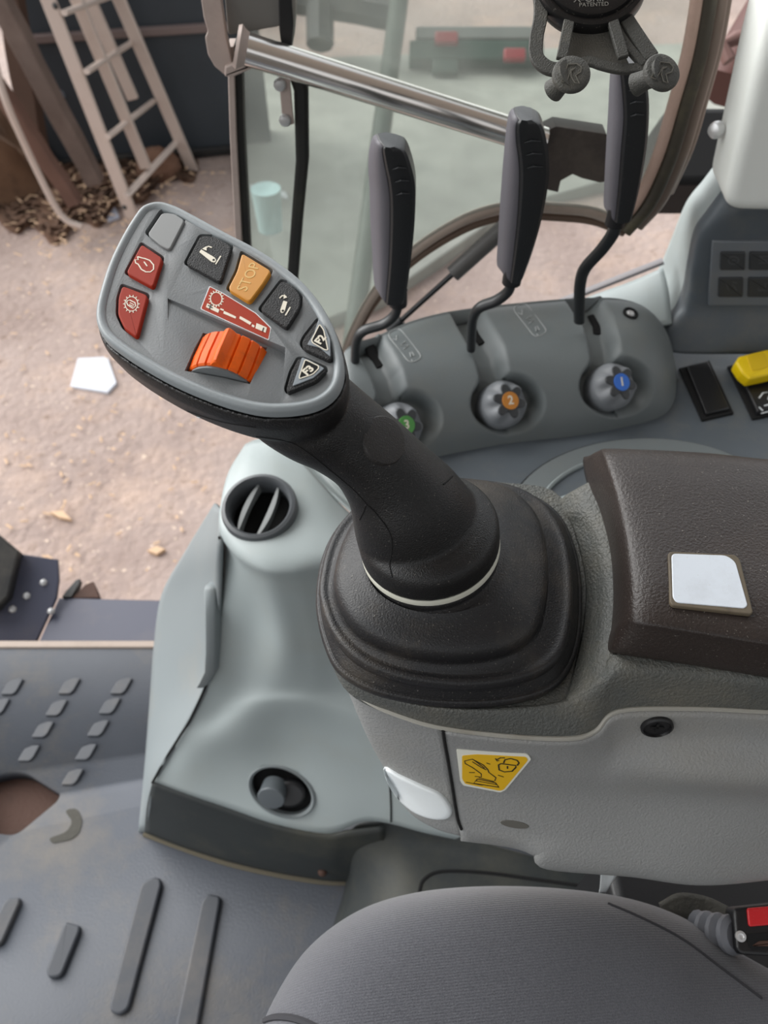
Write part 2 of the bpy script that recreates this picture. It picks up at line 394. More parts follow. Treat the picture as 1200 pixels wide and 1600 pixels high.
# ladder leaning at the wall: two sliding sections, each rail, rung a part
lad = empty('ladder', G(212, 352)); tag(lad, 'dusty aluminium extension ladder leaning against the dark cladding', 'ladder')
def GU(px, py, d): return D(px, py, d)
dl0, dl1 = 3.55, 3.05           # depth at the foot and at the top
def rail(p0, p1, d0, d1, wd, dp, name='rail'):
    a, b = D(*p0, d0), D(*p1, d1); bm = BM(); z = (b - a).normalized(); x = RT - z * RT.dot(z); x.normalize(); y = z.cross(x)
    R = [[q + x * sx_ * wd / 2 + y * sy_ * dp / 2 for sx_, sy_ in ((-1, -1), (1, -1), (1, 1), (-1, 1))] for q in (a, b)]
    rings(bm, R); obj(name, bm, M_['ladder'], lad, mods=bevelmod(.004))
rail((212, 352), (68, -20), 3.95, 3.2, .062, .025)
rail((302, 268), (178, -20), 4.35, 3.65, .062, .025)
rail((228, 262), (112, -20), 3.95, 3.35, .055, .03)
rail((208, 155), (132, -20), 3.85, 3.5, .055, .03)
def rung(p0, p1, d0, d1, r=.016):
    bm = BM(); a, b = D(*p0, d0), D(*p1, d1); tube(bm, [a, b], r, 8, .8); obj('rung', bm, M_['ladder'], lad)
rung((196, 308), (276, 222), 3.80, 4.22, .018); rung((168, 214), (240, 158), 3.6, 4.05); rung((135, 112), (213, 62), 3.4, 3.9); rung((100, 20), (190, -12), 3.25, 3.75)
for q in ((193, 322), (160, 224), (124, 120), (84, 6)):
    t = (352 - q[1]) / 372; bm = BM(); c = D(q[0], q[1], 3.95 - .75 * t - .035); lathe(bm, c + FW * .02, -FW, [(.002, 0), (.011, .0), (.011, .012), (.006, .014)], 12); obj('rung_end', bm, M_['dark'], lad)
# timber, pole and litter on the left
def beam(name, p0, p1, d0, d1, wd, m, label, c):
    bm = BM(); a, b = D(*p0, d0), D(*p1, d1); z = (b - a).normalized(); x = (RT - z * RT.dot(z)).normalized(); y = z.cross(x)
    R = []
    for i in range(9):
        t = i / 8; q = a.lerp(b, t) + x * random.uniform(-.004, .004); s = 1 + random.uniform(-.05, .05)
        R.append([q + x * u_ * wd / 2 * s + y * v_ * wd / 2 * s for u_, v_ in ((-1, -1), (1, -1), (1, 1), (-1, 1))])
    rings(bm, R); o = obj(name, bm, m, mods=bevelmod(.006)); tag(o, label, c); return o
beam('timber_beam', (150, 285), (-20, -40), 3.9, 3.2, .085, M_['wood'], 'long grey weathered timber beam leaning left of the ladder', 'beam')
beam('timber_board', (118, 318), (-15, 118), 3.85, 3.4, .07, mat('brown board', (118, 88, 76), .8, var=.5), 'short brown board propped between the bent pipe and the grey beam', 'board')
beam('timber_post', (60, 250), (10, -40), 4.0, 3.5, .10, mat('dark brown post', (84, 62, 50), .85, var=.6), 'dark brown rough post behind the leaning grey beam', 'post')
bm = BM(); q = crs([D(-10, 90, 3.3), D(10, 160, 3.4), D(50, 250, 3.6), D(85, 320, 3.75), D(105, 345, 3.8), D(128, 354, 3.82)], 5)
tube(bm, q, .016, 10); tag(obj('bent_pipe', bm, M_['ladder']), 'pale thin pipe bent at its foot on the dirt', 'pipe')
# heap of straw and soil
bm = BM(); n = 34; c0 = G(-60, 262)
V = []
for j in range(n):
    r = []
    for i in range(n):
        u_, v_ = i / (n - 1) * 2 - 1, j / (n - 1) * 2 - 1
        hgt = max(0, 1 - (u_ * u_ + v_ * v_)) ** .6 * .80
        hgt *= 1 + .25 * math.sin(9 * u_ + 3) * math.cos(7 * v_); hgt += random.uniform(-.018, .018)
        r.append(bm.verts.new(c0 + Vector((u_ * 1.10 - .48, v_ * .50 - .18, hgt - .05)) + Vector((random.uniform(-.01, .01),) * 3)))
    V.append(r)
for j in range(n - 1):
    for i in range(n - 1): bm.faces.new((V[j][i], V[j][i + 1], V[j + 1][i + 1], V[j + 1][i]))
tag(obj('straw_heap', bm, M_['straw']), 'brown heap of straw and soil at the left by the beams', 'straw heap', kind='stuff')
bm = BM(); LV = []
for j in range(46):
    row = []
    for i in range(70):
        px = -120 + 440 * i / 69; lo = 352 + 26 * math.sin(px * .021) + 12 * math.sin(px * .09) - max(0, px - 200) * .75
        py = 232 + (lo - 232) * j / 45; edge_ = min(j, 45 - j, 69 - i) / 7
        row.append(bm.verts.new(G(px, py, -.012 + min(1, edge_) * (.030 + random.uniform(0, .035)))))
    LV.append(row)
for j in range(45):
    for i in range(69): bm.faces.new((LV[j][i], LV[j][i + 1], LV[j + 1][i + 1], LV[j + 1][i]))
tag(obj('straw_litter', bm, M_['litter']), 'dark trampled straw litter on the ground around the ladder foot', 'straw litter', kind='stuff')
bm = BM()
for k in range(420):            # loose straw along the wall and around the ladder
    px, py = random.gauss(170, 110), random.uniform(255, 400)
    if k > 260: px, py = random.uniform(-60, 330), random.uniform(380, 900)
    if px > 350: continue
    p = G(px, py, .05 if k <= 260 else .015); a = random.uniform(0, 6.28); l = random.uniform(.015, .05) * (1 if k <= 260 else .6)
    d_ = Vector((math.cos(a), math.sin(a), random.uniform(-.1, .3))) * l; tube(bm, [p, p + d_], .004, 4, .5)
tag(obj('loose_straw', bm, M_['leaf']), 'loose straw scattered on the yard', 'straw', kind='stuff')
def chip(pts, name, m, label, c, up=.014, grp=None):
    p3 = [G(x, y, up) for x, y in pts]; bm = BM(); slab(bm, P0, [(p.x, p.y) for p in p3], up - .012, up + .002, .001)
    o = obj(name, bm, m); tag(o, label, c, grp)
chip([(122, 560), (168, 558), (182, 598), (168, 613), (110, 604)], 'paper_sheet', M_['paper'], 'white crumpled paper lying on the dirt left of the joystick', 'paper')
chip([(230, 860), (245, 853), (258, 858), (245, 866)], 'dry_leaf', M_['leaf'], 'pale dry leaf on the dirt just left of the round air vent', 'leaf')
chip([(78, 800), (98, 798), (112, 812), (92, 808)], 'dry_leaf', M_['leaf'], 'thin dry leaf on the dirt above the blue step', 'leaf')
chip([(162, 330), (180, 324), (186, 338), (168, 344)], 'crumpled_wrapper', mat('pale wrapper', (200, 205, 220), .5), 'small pale wrapper on the litter at the ladder foot', 'wrapper')
# orange-brown sack and blue sheet behind the ladder
bm = BM(); c = D(248, 262, 4.28); bmesh.ops.create_icosphere(bm, subdivisions=4, radius=1, matrix=Matrix.Translation(c) @ Matrix.Diagonal((.12, .10, .11, 1)))
for v in bm.verts: v.co += Vector((random.uniform(-1, 1), random.uniform(-1, 1), random.uniform(-1, 1))) * .006
tag(obj('brown_sack', bm, mat('brown sacking', (120, 88, 70), .9, var=.8, bump=1, bscale=80)), 'brown sack lying behind the lowest ladder rung', 'sack')
bm = surf([[D(58, -30, 4.2), D(95, -30, 4.3), D(128, -30, 4.4)], [D(72, 60, 4.25), D(100, 60, 4.2), D(132, 70, 4.45)], [D(88, 110, 4.3), D(115, 120, 4.25), D(142, 130, 4.5)], [D(110, 180, 4.35), D(125, 185, 4.3), D(150, 190, 4.55)]], 5)
for v in bm.verts: v.co -= FW * .22
tag(obj('plastic_sheet', bm, M_['tarp'], mods=solid(.006)), 'blue grey plastic sheet hanging behind the ladder', 'sheet')
chip([(390, 288), (446, 300), (450, 308), (392, 297)], 'white_stick', M_['white'], 'short white strip lying on the pale slab above the pale bucket', 'strip', up=.075)
# solid post stands for a pole's shadow; machines seen through the door glass
bm = BM(); a = D(612, 40, 3.6); b_ = D(540, 620, 2.6)
tube(bm, [D(632, -60, 3.5), D(632, -60, 3.5).lerp(G(542, 600), .5), G(542, 600)], [.042, .042, .042], 12)
tag(obj('shadow_post', bm, mat('dull green post', (92, 100, 92), .6, var=.4)), 'dark post standing for a pole shadow behind the door glass', 'post')
bm = BM(); tube(bm, [D(440, -6, 5.2), D(560, 12, 5.0), D(628, 26, 4.95)], .10, 8); tube(bm, [D(500, 10, 5.0), D(500, 70, 5.0)], .09, 8)
tag(obj('drawbar', bm, M_['dark']), 'dark steel drawbar on the pale slab behind the chrome rail', 'drawbar')
mach = empty('farm_trailer', D(740, 60, 5.0)); tag(mach, 'green farm trailer with red lamps beyond the chrome rail', 'trailer')
def sbox(name, p, q, d, dz, m, par=None, bev=.01):
    """a box whose near face fills pixel rect p..q at depth d"""
    a, b = D(*p, d), D(*q, d); c = (a + b) / 2; r = b - a; wx = abs(r.x); hy = (r - RT * r.x).length
    bm = BM(); Mx = Matrix((( 1, 0, 0, 0), (0, UP.y, -FW.y, 0), (0, UP.z, -FW.z, 0), (0, 0, 0, 1)))
    box(bm, c + FW * dz / 2, wx, hy, dz, Mx); return obj(name, bm, m, par, mods=bevelmod(bev))
sbox('chassis', (640, 62), (850, 92), 5.0, .5, M_['greenveh'], mach); sbox('deck', (650, 40), (850, 60), 5.0, .9, mat('pale trailer deck', (120, 122, 118), .6), mach)
sbox('lamp', (680, 48), (716, 66), 4.95, .05, M_['redveh'], mach); sbox('lamp', (788, 74), (822, 92), 4.95, .05, M_['redveh'], mach)
sbox('jack_foot', (676, 92), (716, 112), 4.98, .2, M_['greenveh'], mach)
bk = D(420, 335, 2.9)
bm = BM(); lathe(bm, bk - Vector((0, 0, .06)), Vector((0, 0, 1)), [(.03, 0), (.045, 0), (.055, .16), (.05, .16), (.03, .15)], 20)
tag(obj('bucket', bm, mat('pale blue bucket', (178, 208, 208), .5)), 'pale blue bucket on the ground between the door uprights', 'bucket')

# ------------------------------------------------------------ cab roof overhead, out of the frame, shading the seat
bm = BM(); slab(bm, Plane(Vector((0, 0, 1.75)), Vector((0, 0, 1))), rc([(-.95, -1.2), (1.3, -1.2), (1.3, .86), (-.95, .86)], .1), 0, .10, .03)
tag(obj('ceiling', bm, mat('pale cab roof lining', (228, 228, 222), .8)), kind='structure')
# ------------------------------------------------------------ cab door with its glass
YD = .80                        # the door stands in a plane beside the console
door = empty('door_1', Y(640, 300, YD)); tag(door, 'open cab door with clear glass and polished rail', 'door', kind='structure')
PD = Plane(Y(640, 300, YD), Vector((0, -1, 0)))
seal_path = [(1104, -40), (1100, 0), (1086, 80), (1064, 160), (1040, 240), (1008, 310), (972, 352)]
arc = [(972, 352), (925, 334), (870, 328), (800, 326), (740, 340), (680, 372), (630, 410), (590, 455), (560, 505), (538, 560), (520, 640)]
gl = [(378, -60), (378, 640)] + list(reversed([tuple(v) for v in crs([Vector(q) for q in arc], 4)])) + list(reversed([tuple(v) for v in crs([Vector(q) for q in seal_path[:-1]], 4)]))
bm = BM(); slab(bm, PD, PD.pts(gl), -.005, 0)
obj('glass_pane', bm, M_['glass'], door)
def ptube(path, r, off, m, name, par, fl=1, k=5, n=10, y=None):
    q = crs([PD.w(*PD.m(*p), off) for p in path], k); bm = BM(); tube(bm, q, r, n, fl); return obj(name, bm, m, par)
ptube([(x - 13, y) for x, y in seal_path], .0062, .004, mat('pinkish glass edging', (184, 156, 142), .5, dust=.4, dcol=(140, 120, 100), dscale=30), 'edge_trim', door)
ptube([(x + 4, y + 6) for x, y in seal_path], .0080, .004, mat('weathered brown seal', (60, 54, 44), .6, dust=.5, dcol=(110, 104, 76), dscale=30), 'rubber_seal', door)
ptube([(x + 25, y + 4) for x, y in seal_path], .0085, -.006, M_['frame'], 'door_frame', door)
ptube([(x + 41, y) for x, y in seal_path[:-1]], .006, -.014, M_['frame'], 'door_frame', door)
ptube(arc, .0062, -.004, M_['tan'], 'edge_trim', door)
ptube([(x + (600 - x) * -.012, y + 16) for x, y in arc], .0045, -.006, mat('brown lower seal', (96, 76, 62), .6), 'rubber_seal', door)
def flatbar(path, wpx, d0, th, m, name, par, bev=.001):
    """a flat vertical bar: pixel path, width in pixels, in the door plane at offset d0"""
    A = []; Bq = []
    pth = [Vector(p) for p in path]
    for i, p in enumerate(pth):
        d = (pth[min(i + 1, len(pth) - 1)] - pth[max(i - 1, 0)]).normalized(); q = Vector((-d.y, d.x)) * (wpx[i] if isinstance(wpx, list) else wpx) / 2
        A.append(tuple(p + q)); Bq.append(tuple(p - q))
    bm = BM(); slab(bm, PD, PD.pts(A + Bq[::-1]), d0, d0 + th, bev); return obj(name, bm, m, par)
flatbar([(364, 60), (368, 200), (378, 400), (392, 640)], 10, .0, .02, M_['beige'], 'door_upright', door)
flatbar([(374, 60), (378, 200), (388, 400), (400, 640)], 11, -.004, .018, M_['seal'], 'rubber_seal', door)
flatbar([(436, 70), (458, 88), (472, 130), (474, 240), (466, 330), (456, 460), (450, 640)], [16, 22, 22, 20, 18, 17, 17], .006, .014, M_['seal'], 'glass_upright', door, .004)
flatbar([(425, 66), (441, 72), (447, 100), (452, 160), (458, 178)], [10, 14, 17, 17, 10], .022, .003, M_['beige'], 'bracket_strap', door)
for q in ((441, 115), (449, 170)):
    bm = BM(); c = PD.w(*PD.m(*q), .025); lathe(bm, c, PD.n, [(.006, 0), (.006, .002), (.0045, .0045), (.002, .005)], 14); obj('screw', bm, M_['bolt'], door)
bm = BM(); slab(bm, PD, rc(PD.pts([(322, -20), (352, -20), (360, 40), (372, 92), (358, 98), (342, 84), (332, 66), (328, 40), (332, 30), (326, 10)]), .0015), .02, .03, .001)
obj('hinge_bracket', bm, M_['beige'], door)
bm = BM(); slab(bm, PD, rc(PD.pts([(358, 98), (358, 82), (400, 66), (432, 58), (444, 66), (408, 82), (372, 98)]), .002), .018, .034, .002)
obj('bracket_arm', bm, M_['beige'], door)
bm = BM(); slab(bm, PD, rc(PD.pts([(352, -60), (440, -60), (446, 22), (440, 30), (360, 44)]), .004), -.02, .018, .001)
obj('hinge_block', bm, mat('grey hinge metal', (112, 110, 106), .5), door)
bm = BM(); slab(bm, PD, rc(PD.pts([(438, -60), (456, -60), (462, 20), (458, 70), (444, 60), (440, 30)]), .004), -.02, .026, .001)
obj('hinge_cover', bm, M_['black'], door)
r0, r1 = PD.w(*PD.m(388, 46), .045), PD.w(*PD.m(842, 200), .03)
bm = BM(); tube(bm, [r0, r0.lerp(r1, .5), r1], .0135, 28); obj('grab_rail', bm, M_['steel'], door)
bm = BM(); dr = (r1 - r0).normalized(); lathe(bm, r0 - dr * .006, dr, [(.01, 0), (.0165, 0), (.018, .003), (.0155, .006), (.0145, .008), (.0135, .010)], 24); obj('rail_collar', bm, M_['beige'], door)
bm = BM(); slab(bm, PD, PD.pts([(480, 92), (548, 115), (565, 122), (560, 134), (540, 128)]), .004, .02, .002); obj('pivot_tab', bm, M_['beige'], door)
bm = BM(); slab(bm, PD, rc(PD.pts([(838, 190), (862, 178), (940, 190), (946, 262), (930, 265), (902, 258), (888, 252), (870, 262), (866, 280), (850, 276), (842, 240)]), .001), .006, .028, .0004)
obj('latch_plate', bm, mat('dark brown latch metal', (66, 58, 54), .45, dust=.3), door)
# gas strut from the console to the glass
st = empty('gas_strut', Y(615, 512, .76)); tag(st, 'black gas strut behind the levers holding the door', 'strut')
a, b_ = Y(612, 514, .75), PD.w(*PD.m(830, 300), .02); d_ = (b_ - a).normalized(); mid = PD.w(*PD.m(718, 415), .03)
mid = a + d_ * (mid - a).dot(d_)
bm = BM(); tube(bm, [a, mid], .0032, 10); obj('piston_rod', bm, M_['black'], st)
bm = BM(); tube(bm, [mid, b_], .0095, 18); obj('cylinder', bm, mat('strut grey', (84, 82, 80), .4), st)
bm = BM(); tube(bm, [a - d_ * .004, a + d_ * .016], .0062, 12); obj('end_fitting', bm, M_['black'], st)
# rear window corner outside: dark box and pinkish panel behind the pillar
o = sbox('rear_bracket', (1040, 165), (1230, 285), 1.05, .12, mat('matt black steel', (17, 17, 19), .75), None); tag(o, 'black steel bracket behind the off white pillar cover', 'bracket')
bm = BM(); tube(bm, [D(1140, 95, 1.3), D(1128, 72, 1.3), D(1150, 60, 1.3), D(1200, 50, 1.3)], .012, 10); tag(obj('bent_tube', bm, mat('pink painted tube', (118, 88, 82), .6)), 'pink bent tube outside above the black bracket', 'tube')
bm = BM(); tube(bm, [D(1230, -30, 1.5), D(1130, 140, 1.5)], .05, 10); tag(obj('red_drawbar', bm, mat('red brown drawbar', (86, 50, 44), .6)), 'dark red bar outside at the top right behind the pillar', 'bar')
tag(o, kind='thing')

# ------------------------------------------------------------ cab floor, step and mat
PF = Plane(Vector((0, 0, 0)), Vector((0, 0, 1)))
def fpt(l): return PF.pts(l)
bm = BM(); slab(bm, PF, [(-1.3, -.35), (.9, -.35), (.9, .62), (-1.3, .62)], -.06, -.03); tag(obj('floor', bm, M_['rust']), kind='structure')
mt = empty('floor_mat', H(120, 1150, 1.1)); tag(mt, 'dusty dark rubber floor mat with raised treads inside the door', 'floor mat')
edge_y = PF.m(120, 1010)[1]
outl = [(-1.1, -.3), (.8, -.3), (.8, edge_y), (-1.1, edge_y)]
bm = BM(); slab(bm, PF, outl, -.03, 0, .002); mb = obj('mat_sheet', bm, M_['mat'], mt)
hole = rc(fpt([(-45, 1218), (18, 1204), (40, 1206), (95, 1240), (90, 1252), (25, 1306), (-30, 1300)]), .012)
bm = BM(); slab(bm, PF, hole, -.05, .05); cut = obj('cut', bm, M_['mat']); 
m = mb.modifiers.new('b', 'BOOLEAN'); m.operation = 'DIFFERENCE'; m.object = cut; m.solver = 'EXACT'; bake(mb); bpy.data.objects.remove(cut)
def pad_(pts, hgt=.0045, r=.0035, bv=.0013):
    bm = BM(); slab(bm, PF, rc(fpt(pts), r), -.001, hgt, bv, 3); obj('tread_rib', bm, M_['rib'], mt)
def tread(x, y, s=1.0): pad_([(x + 12, y - 13), (x + 22, y - 13), (x + 11, y + 7), (x + 5, y + 12), (x - 14, y + 12), (x - 2, y - 8)])
for x, y in ((16, 1075), (-5, 1106), (-26, 1138), (105, 1074), (85, 1108), (64, 1142), (42, 1179), (-50, 1170), (186, 1074), (168, 1105), (150, 1140), (131, 1177), (110, 1216), (-62, 1075), (-85, 1108)): tread(x, y)
pad_([(240, 1372), (252, 1374), (254, 1384), (203, 1578), (188, 1588), (175, 1582), (173, 1572), (222, 1382)], .007, .007, .003)
pad_([(326, 1398), (345, 1402), (345, 1412), (308, 1620), (272, 1620), (316, 1410)], .007, .007, .003)
pad_([(105, 1442), (127, 1448), (127, 1456), (98, 1528), (78, 1530), (74, 1518), (100, 1450)], .007, .007, .003)
pad_([(15, 1405), (34, 1404), (34, 1412), (5, 1478), (-25, 1482), (8, 1412)], .007, .007, .003)
bm = BM(); slab(bm, PF, [(-1.1, edge_y - .004), (.3, edge_y - .004), (.3, edge_y + .009), (-1.1, edge_y + .009)], -.03, .004, .003); obj('edge_strip', bm, M_['tan'], mt)
bm = BM(); q = rc(fpt([(100, 1266), (120, 1262), (130, 1282), (124, 1302), (112, 1312), (82, 1318), (76, 1310), (104, 1300), (114, 1284)]), .01); slab(bm, PF, q, -.001, .0008, .0005); obj('mud_patch', bm, mat('dried mud', (80, 78, 72), .9, bump=.6, bscale=150, var=.4), mt)
# blue step beyond the sill
ZS = .05
def SPt(px, py): return H(px, py, CAM.z + ZS)
PS = Plane(Vector((0, 0, -ZS)), Vector((0, 0, 1)))
stp = empty('cab_step', SPt(150, 970)); tag(stp, 'blue grey steel step plate outside the mat edge', 'step')
bm = BM(); slab(bm, PS, PS.pts([(55, 1015), (92, 934), (262, 938), (262, 1015)]), -.02, 0, .002); obj('step_plate', bm, M_['bluesteel'], stp)
bm = BM(); slab(bm, PS, PS.pts([(98, 934), (104, 926), (120, 908), (126, 906), (124, 914), (112, 934)]), -.01, .004); obj('hook', bm, M_['dark'], stp)
bm = BM(); slab(bm, PS, PS.pts([(112, 934), (134, 912), (146, 908), (156, 934)]), -.03, .0, .002); obj('foot_bracket', bm, M_['rust'], stp)
brk = empty('step_bracket', SPt(60, 900)); tag(brk, 'blue grey angled bracket with bolts at the left of the step', 'bracket')
PB = Plane(SPt(60, 960) + Vector((0, 0, .02)), Vector((.25, -.5, 1)))
bm = BM(); slab(bm, PB, PB.pts([(36, 866), (90, 874), (92, 905), (88, 934), (55, 1006), (-40, 1006), (-40, 880)]), -.012, 0, .002); obj('bracket_plate', bm, M_['bluesteel'], brk)
for q in ((68, 910), (80, 955), (42, 931), (20, 952)):
    bm = BM(); lathe(bm, PB.w(*PB.m(*q), 0), PB.n, [(.0065, 0), (.0065, .002), (.0045, .002), (.0045, .005), (.003, .006)], 6); obj('bolt', bm, M_['bolt'], brk)
bm = BM(); slab(bm, PB, PB.pts([(-40, 800), (0, 836), (36, 866), (20, 935), (-5, 960), (-40, 960)]), -.01, .03, .004); tag(obj('guard_block', bm, M_['dark']), 'black angular guard at the left edge above the step bracket', 'guard')

# ------------------------------------------------------------ side console
con = empty('side_console', H(420, 1330, 1.1)); tag(con, 'moulded grey plastic console with round vent beside the door', 'console')
R = [
 [(383,694,.62),(402,688,.612),(430,688,.605),(464,712,.605),(500,752,.61),(545,800,.62),(620,860,.63),(700,900,.63)],
 [(356,740,.612),(385,732,.60),(425,742,.597),(466,772,.60),(505,806,.605),(552,838,.615),(620,890,.63),(700,930,.63)],
 [(343,800,.607),(372,800,.60),(410,805,.597),(455,825,.60),(500,844,.604),(552,862,.613),(620,915,.635),(700,950,.64)],
 [(345,838,.615),(372,862,.608),(412,880,.606),(456,886,.608),(502,882,.612),(552,880,.62),(620,940,.65),(700,975,.66)],
 [(350,862,.65),(380,893,.638),(418,912,.632),(460,916,.636),(506,912,.642),(555,912,.65),(622,970,.68),(700,1000,.69)],
 [(343,960,.722),(395,975,.722),(438,1000,.712),(480,1005,.715),(525,1008,.722),(572,1015,.728),(632,1050,.755),(700,1080,.77)],
 [(332,1045,.782),(380,1056,.79),(430,1068,.786),(480,1072,.786),(530,1075,.79),(582,1085,.795),(640,1110,.81),(700,1130,.82)],
 [(303,1115,.84),(345,1112,.836),(395,1100,.812),(452,1098,.806),(518,1108,.812),(582,1130,.822),(650,1160,.84),(710,1180,.85)],
 [(282,1150,.865),(318,1152,.862),(375,1145,.852),(445,1138,.85),(515,1152,.855),(582,1172,.86),(655,1200,.87),(720,1220,.88)],
 [(262,1182,.895),(300,1190,.892),(370,1192,.895),(440,1195,.90),(512,1212,.905),(580,1222,.905),(660,1245,.91),(725,1262,.92)],
 [(240,1221,.93),(290,1240,.935),(360,1264,.945),(430,1288,.955),(510,1303,.962),(580,1283,.95),(670,1303,.96),(730,1315,.97)],
]
R3 = [[H(*q) for q in r] for r in R]
bm = surf(R3, 7); body = obj('console_body', bm, M_['console'], con, sharp=80, mods=solid(.004)); Bc = bvh(body)
def punch(o, shape):
    c_ = obj('cut', shape, M_['void']); m_ = o.modifiers.new('b', 'BOOLEAN'); m_.operation = 'DIFFERENCE'; m_.object = c_; m_.solver = 'EXACT'; bake(o); bpy.data.objects.remove(c_)
# deck sheet behind the body, the recess to the right of the vent
dk = [[(383,694,.62),(402,686,.64),(432,680,.66),(470,672,.66),(540,660,.66)],
      [(402,688,.613),(428,690,.645),(470,700,.66),(530,715,.65),(600,720,.64)],
      [(430,688,.606),(452,700,.64),(492,735,.66),(560,770,.65),(640,780,.64)],
      [(500,752,.611),(515,765,.64),(550,790,.66),(610,820,.65),(680,830,.64)],
      [(620,860,.631),(640,870,.64),(660,880,.66),(700,890,.65),(740,900,.64)]]
bm = surf([[H(*q) for q in r] for r in dk], 6); obj('console_recess', bm, M_['console'], con, sharp=80, mods=solid(.003))
# left flap that closes the console towards the sill
FL = [[(335,786,.66),(338,790,.645),(343,797,.608)],[(290,860,.76),(315,855,.70),(343,848,.618)],[(252,930,.875),(298,920,.78),(342,906,.672)],
      [(240,1010,.94),(285,1000,.85),(338,985,.738)],[(234,1090,.985),(280,1080,.895),(326,1062,.795)],[(229,1155,1.02),(254,1152,.945),(284,1144,.862)],[(224,1215,1.05),(230,1218,.99),(241,1219,.93)],[(216,1300,1.099),(222,1301,1.099),(229,1302,1.099)]]
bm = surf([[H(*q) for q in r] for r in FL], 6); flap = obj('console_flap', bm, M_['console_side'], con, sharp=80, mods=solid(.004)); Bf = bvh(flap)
bm = BM(); tube(bm, crs([r[0] + Vector((-.001, -.002, .001)) for r in R3[3:]], 8), .0016, 8)
obj('panel_gap', bm, M_['void'], con)
# fin
bm = BM(); fo = Vector((-.25, -.80, .55)).normalized()
FR = []
for x, y, h in ((336, 909, .70), (336, 915, .70), (337, 960, .722), (337, 1010, .758), (335, 1042, .782), (326, 1060, .80), (320, 1066, .806)):
    c = H(x, y, h); w2 = .0062 if 909 < y < 1066 else .0048
    FR.append([c - RT * w2 - fo * .02, c + RT * w2 - fo * .02, c + RT * w2 + fo * .012, c + RT * (w2 - .002) + fo * .014, c - RT * (w2 - .002) + fo * .014, c - RT * w2 + fo * .012])
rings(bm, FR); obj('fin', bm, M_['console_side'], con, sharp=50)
# skirt on the floor
sk = [[(240,1219,.93),(290,1238,.935),(360,1262,.945),(430,1286,.955),(510,1301,.962),(545,1296,.956),(600,1290,.952)],
      [(232,1255,1.01),(288,1276,1.012),(358,1302,1.02),(430,1325,1.022),(505,1342,1.027),(542,1338,1.025),(600,1330,1.02)],
      [(228,1298,1.10),(284,1320,1.10),(356,1343,1.10),(430,1360,1.10),(505,1372,1.10),(540,1374,1.10),(600,1374,1.10)]]
bm = surf([[H(*q) for q in r] for r in sk], 6); obj('skirt', bm, M_['skirt'], con, sharp=80, mods=solid(.004))
bm = BM(); tube(bm, crs([H(*q) for q in [(226,1300,1.099),(284,1322,1.099),(356,1346,1.099),(430,1363,1.099),(505,1375,1.099),(560,1376,1.099)]], 5), .006, 8, .5); obj('mud_line', bm, mat('dust in the corner', (92, 86, 72), .9), con)
# dark rubber hump to the right of it
tn = [[(545,1300,1.0),(560,1290,.97),(620,1284,.955),(700,1300,.96),(800,1330,.97),(950,1360,.98),(1250,1380,.98)],
      [(540,1335,1.05),(556,1325,1.0),(620,1325,.985),(700,1340,.985),(800,1365,.985),(950,1390,.985),(1250,1410,.985)],
      [(540,1375,1.099),(556,1385,1.05),(615,1400,1.0),(700,1420,.99),(800,1430,.99),(950,1450,.99),(1250,1460,.99)],
      [(520,1450,1.099),(540,1455,1.06),(600,1480,1.01),(700,1500,1.0),(800,1510,1.0),(950,1520,1.0),(1250,1540,1.0)]]
bm = surf([[H(*q) for q in r] for r in tn], 6); tn_o = obj('transmission_cover', bm, M_['skirt'], None, sharp=80, mods=solid(.004)); tag(tn_o, 'dark rubber covered hump between the console and the seat', 'floor hump')
Bt = bvh(tn_o)
bm = BM(); seam(bm, Bt, [(655, 1395), (662, 1375), (690, 1362), (760, 1364), (850, 1376), (940, 1388)], .002); obj('groove', bm, M_['void'], tn_o)
bm = BM(); seam(bm, Bc, [(609, 1222), (611, 1260), (611, 1292)], .0012); obj('panel_gap', bm, M_['void'], con)
bm = BM(); c = H(504, 1362, 1.06); bmesh.ops.create_icosphere(bm, subdivisions=3, radius=.006, matrix=Matrix.Translation(c)); obj('clip', bm, M_['rust'], con)

# round air vent on top
def vent(px, py, pxr, B, name, label, tilt, slats):
    p, n = hit(B, px, py); n = n.normalized()
    r = pxr
    root = empty(name, p); tag(root, label, 'air vent')
    P = Plane(p, n)
    return root, P
p, n = hit(Bc, 406, 795)
n = (n * .6 + Vector((-.1, -.35, .9)) * .4).normalized()
v1 = empty('round_air_vent', p); tag(v1, 'round black air vent with two slats on top of the console', 'air vent')
PV = Plane(p + n * .002, n)
r = .0375
bm = BM(); lathe(bm, PV.o, n, [(r * .9, -.03), (r * .9, .03)], 48); punch(body, bm)
bm = BM(); lathe(bm, PV.o, n, [(r * .86, -.02), (r * 1.02, -.01), (r * 1.03, .001), (r * .99, .005), (r * .9, .006), (r * .83, .003), (r * .8, -.004), (r * .8, -.02)], 48, cap0=False, cap1=False); obj('bezel_ring', bm, mat('vent ring grey', (74, 77, 80), .4), v1)
bm = BM(); lathe(bm, PV.o, n, [(r * .93, -.004), (r * .93, -.030), (r * .3, -.031)], 40, cap0=False); obj('vent_throat', bm, M_['void'], v1)
ang = pang(PV, (425, 755), (388, 838)); ca, sa = math.cos(ang), math.sin(ang)
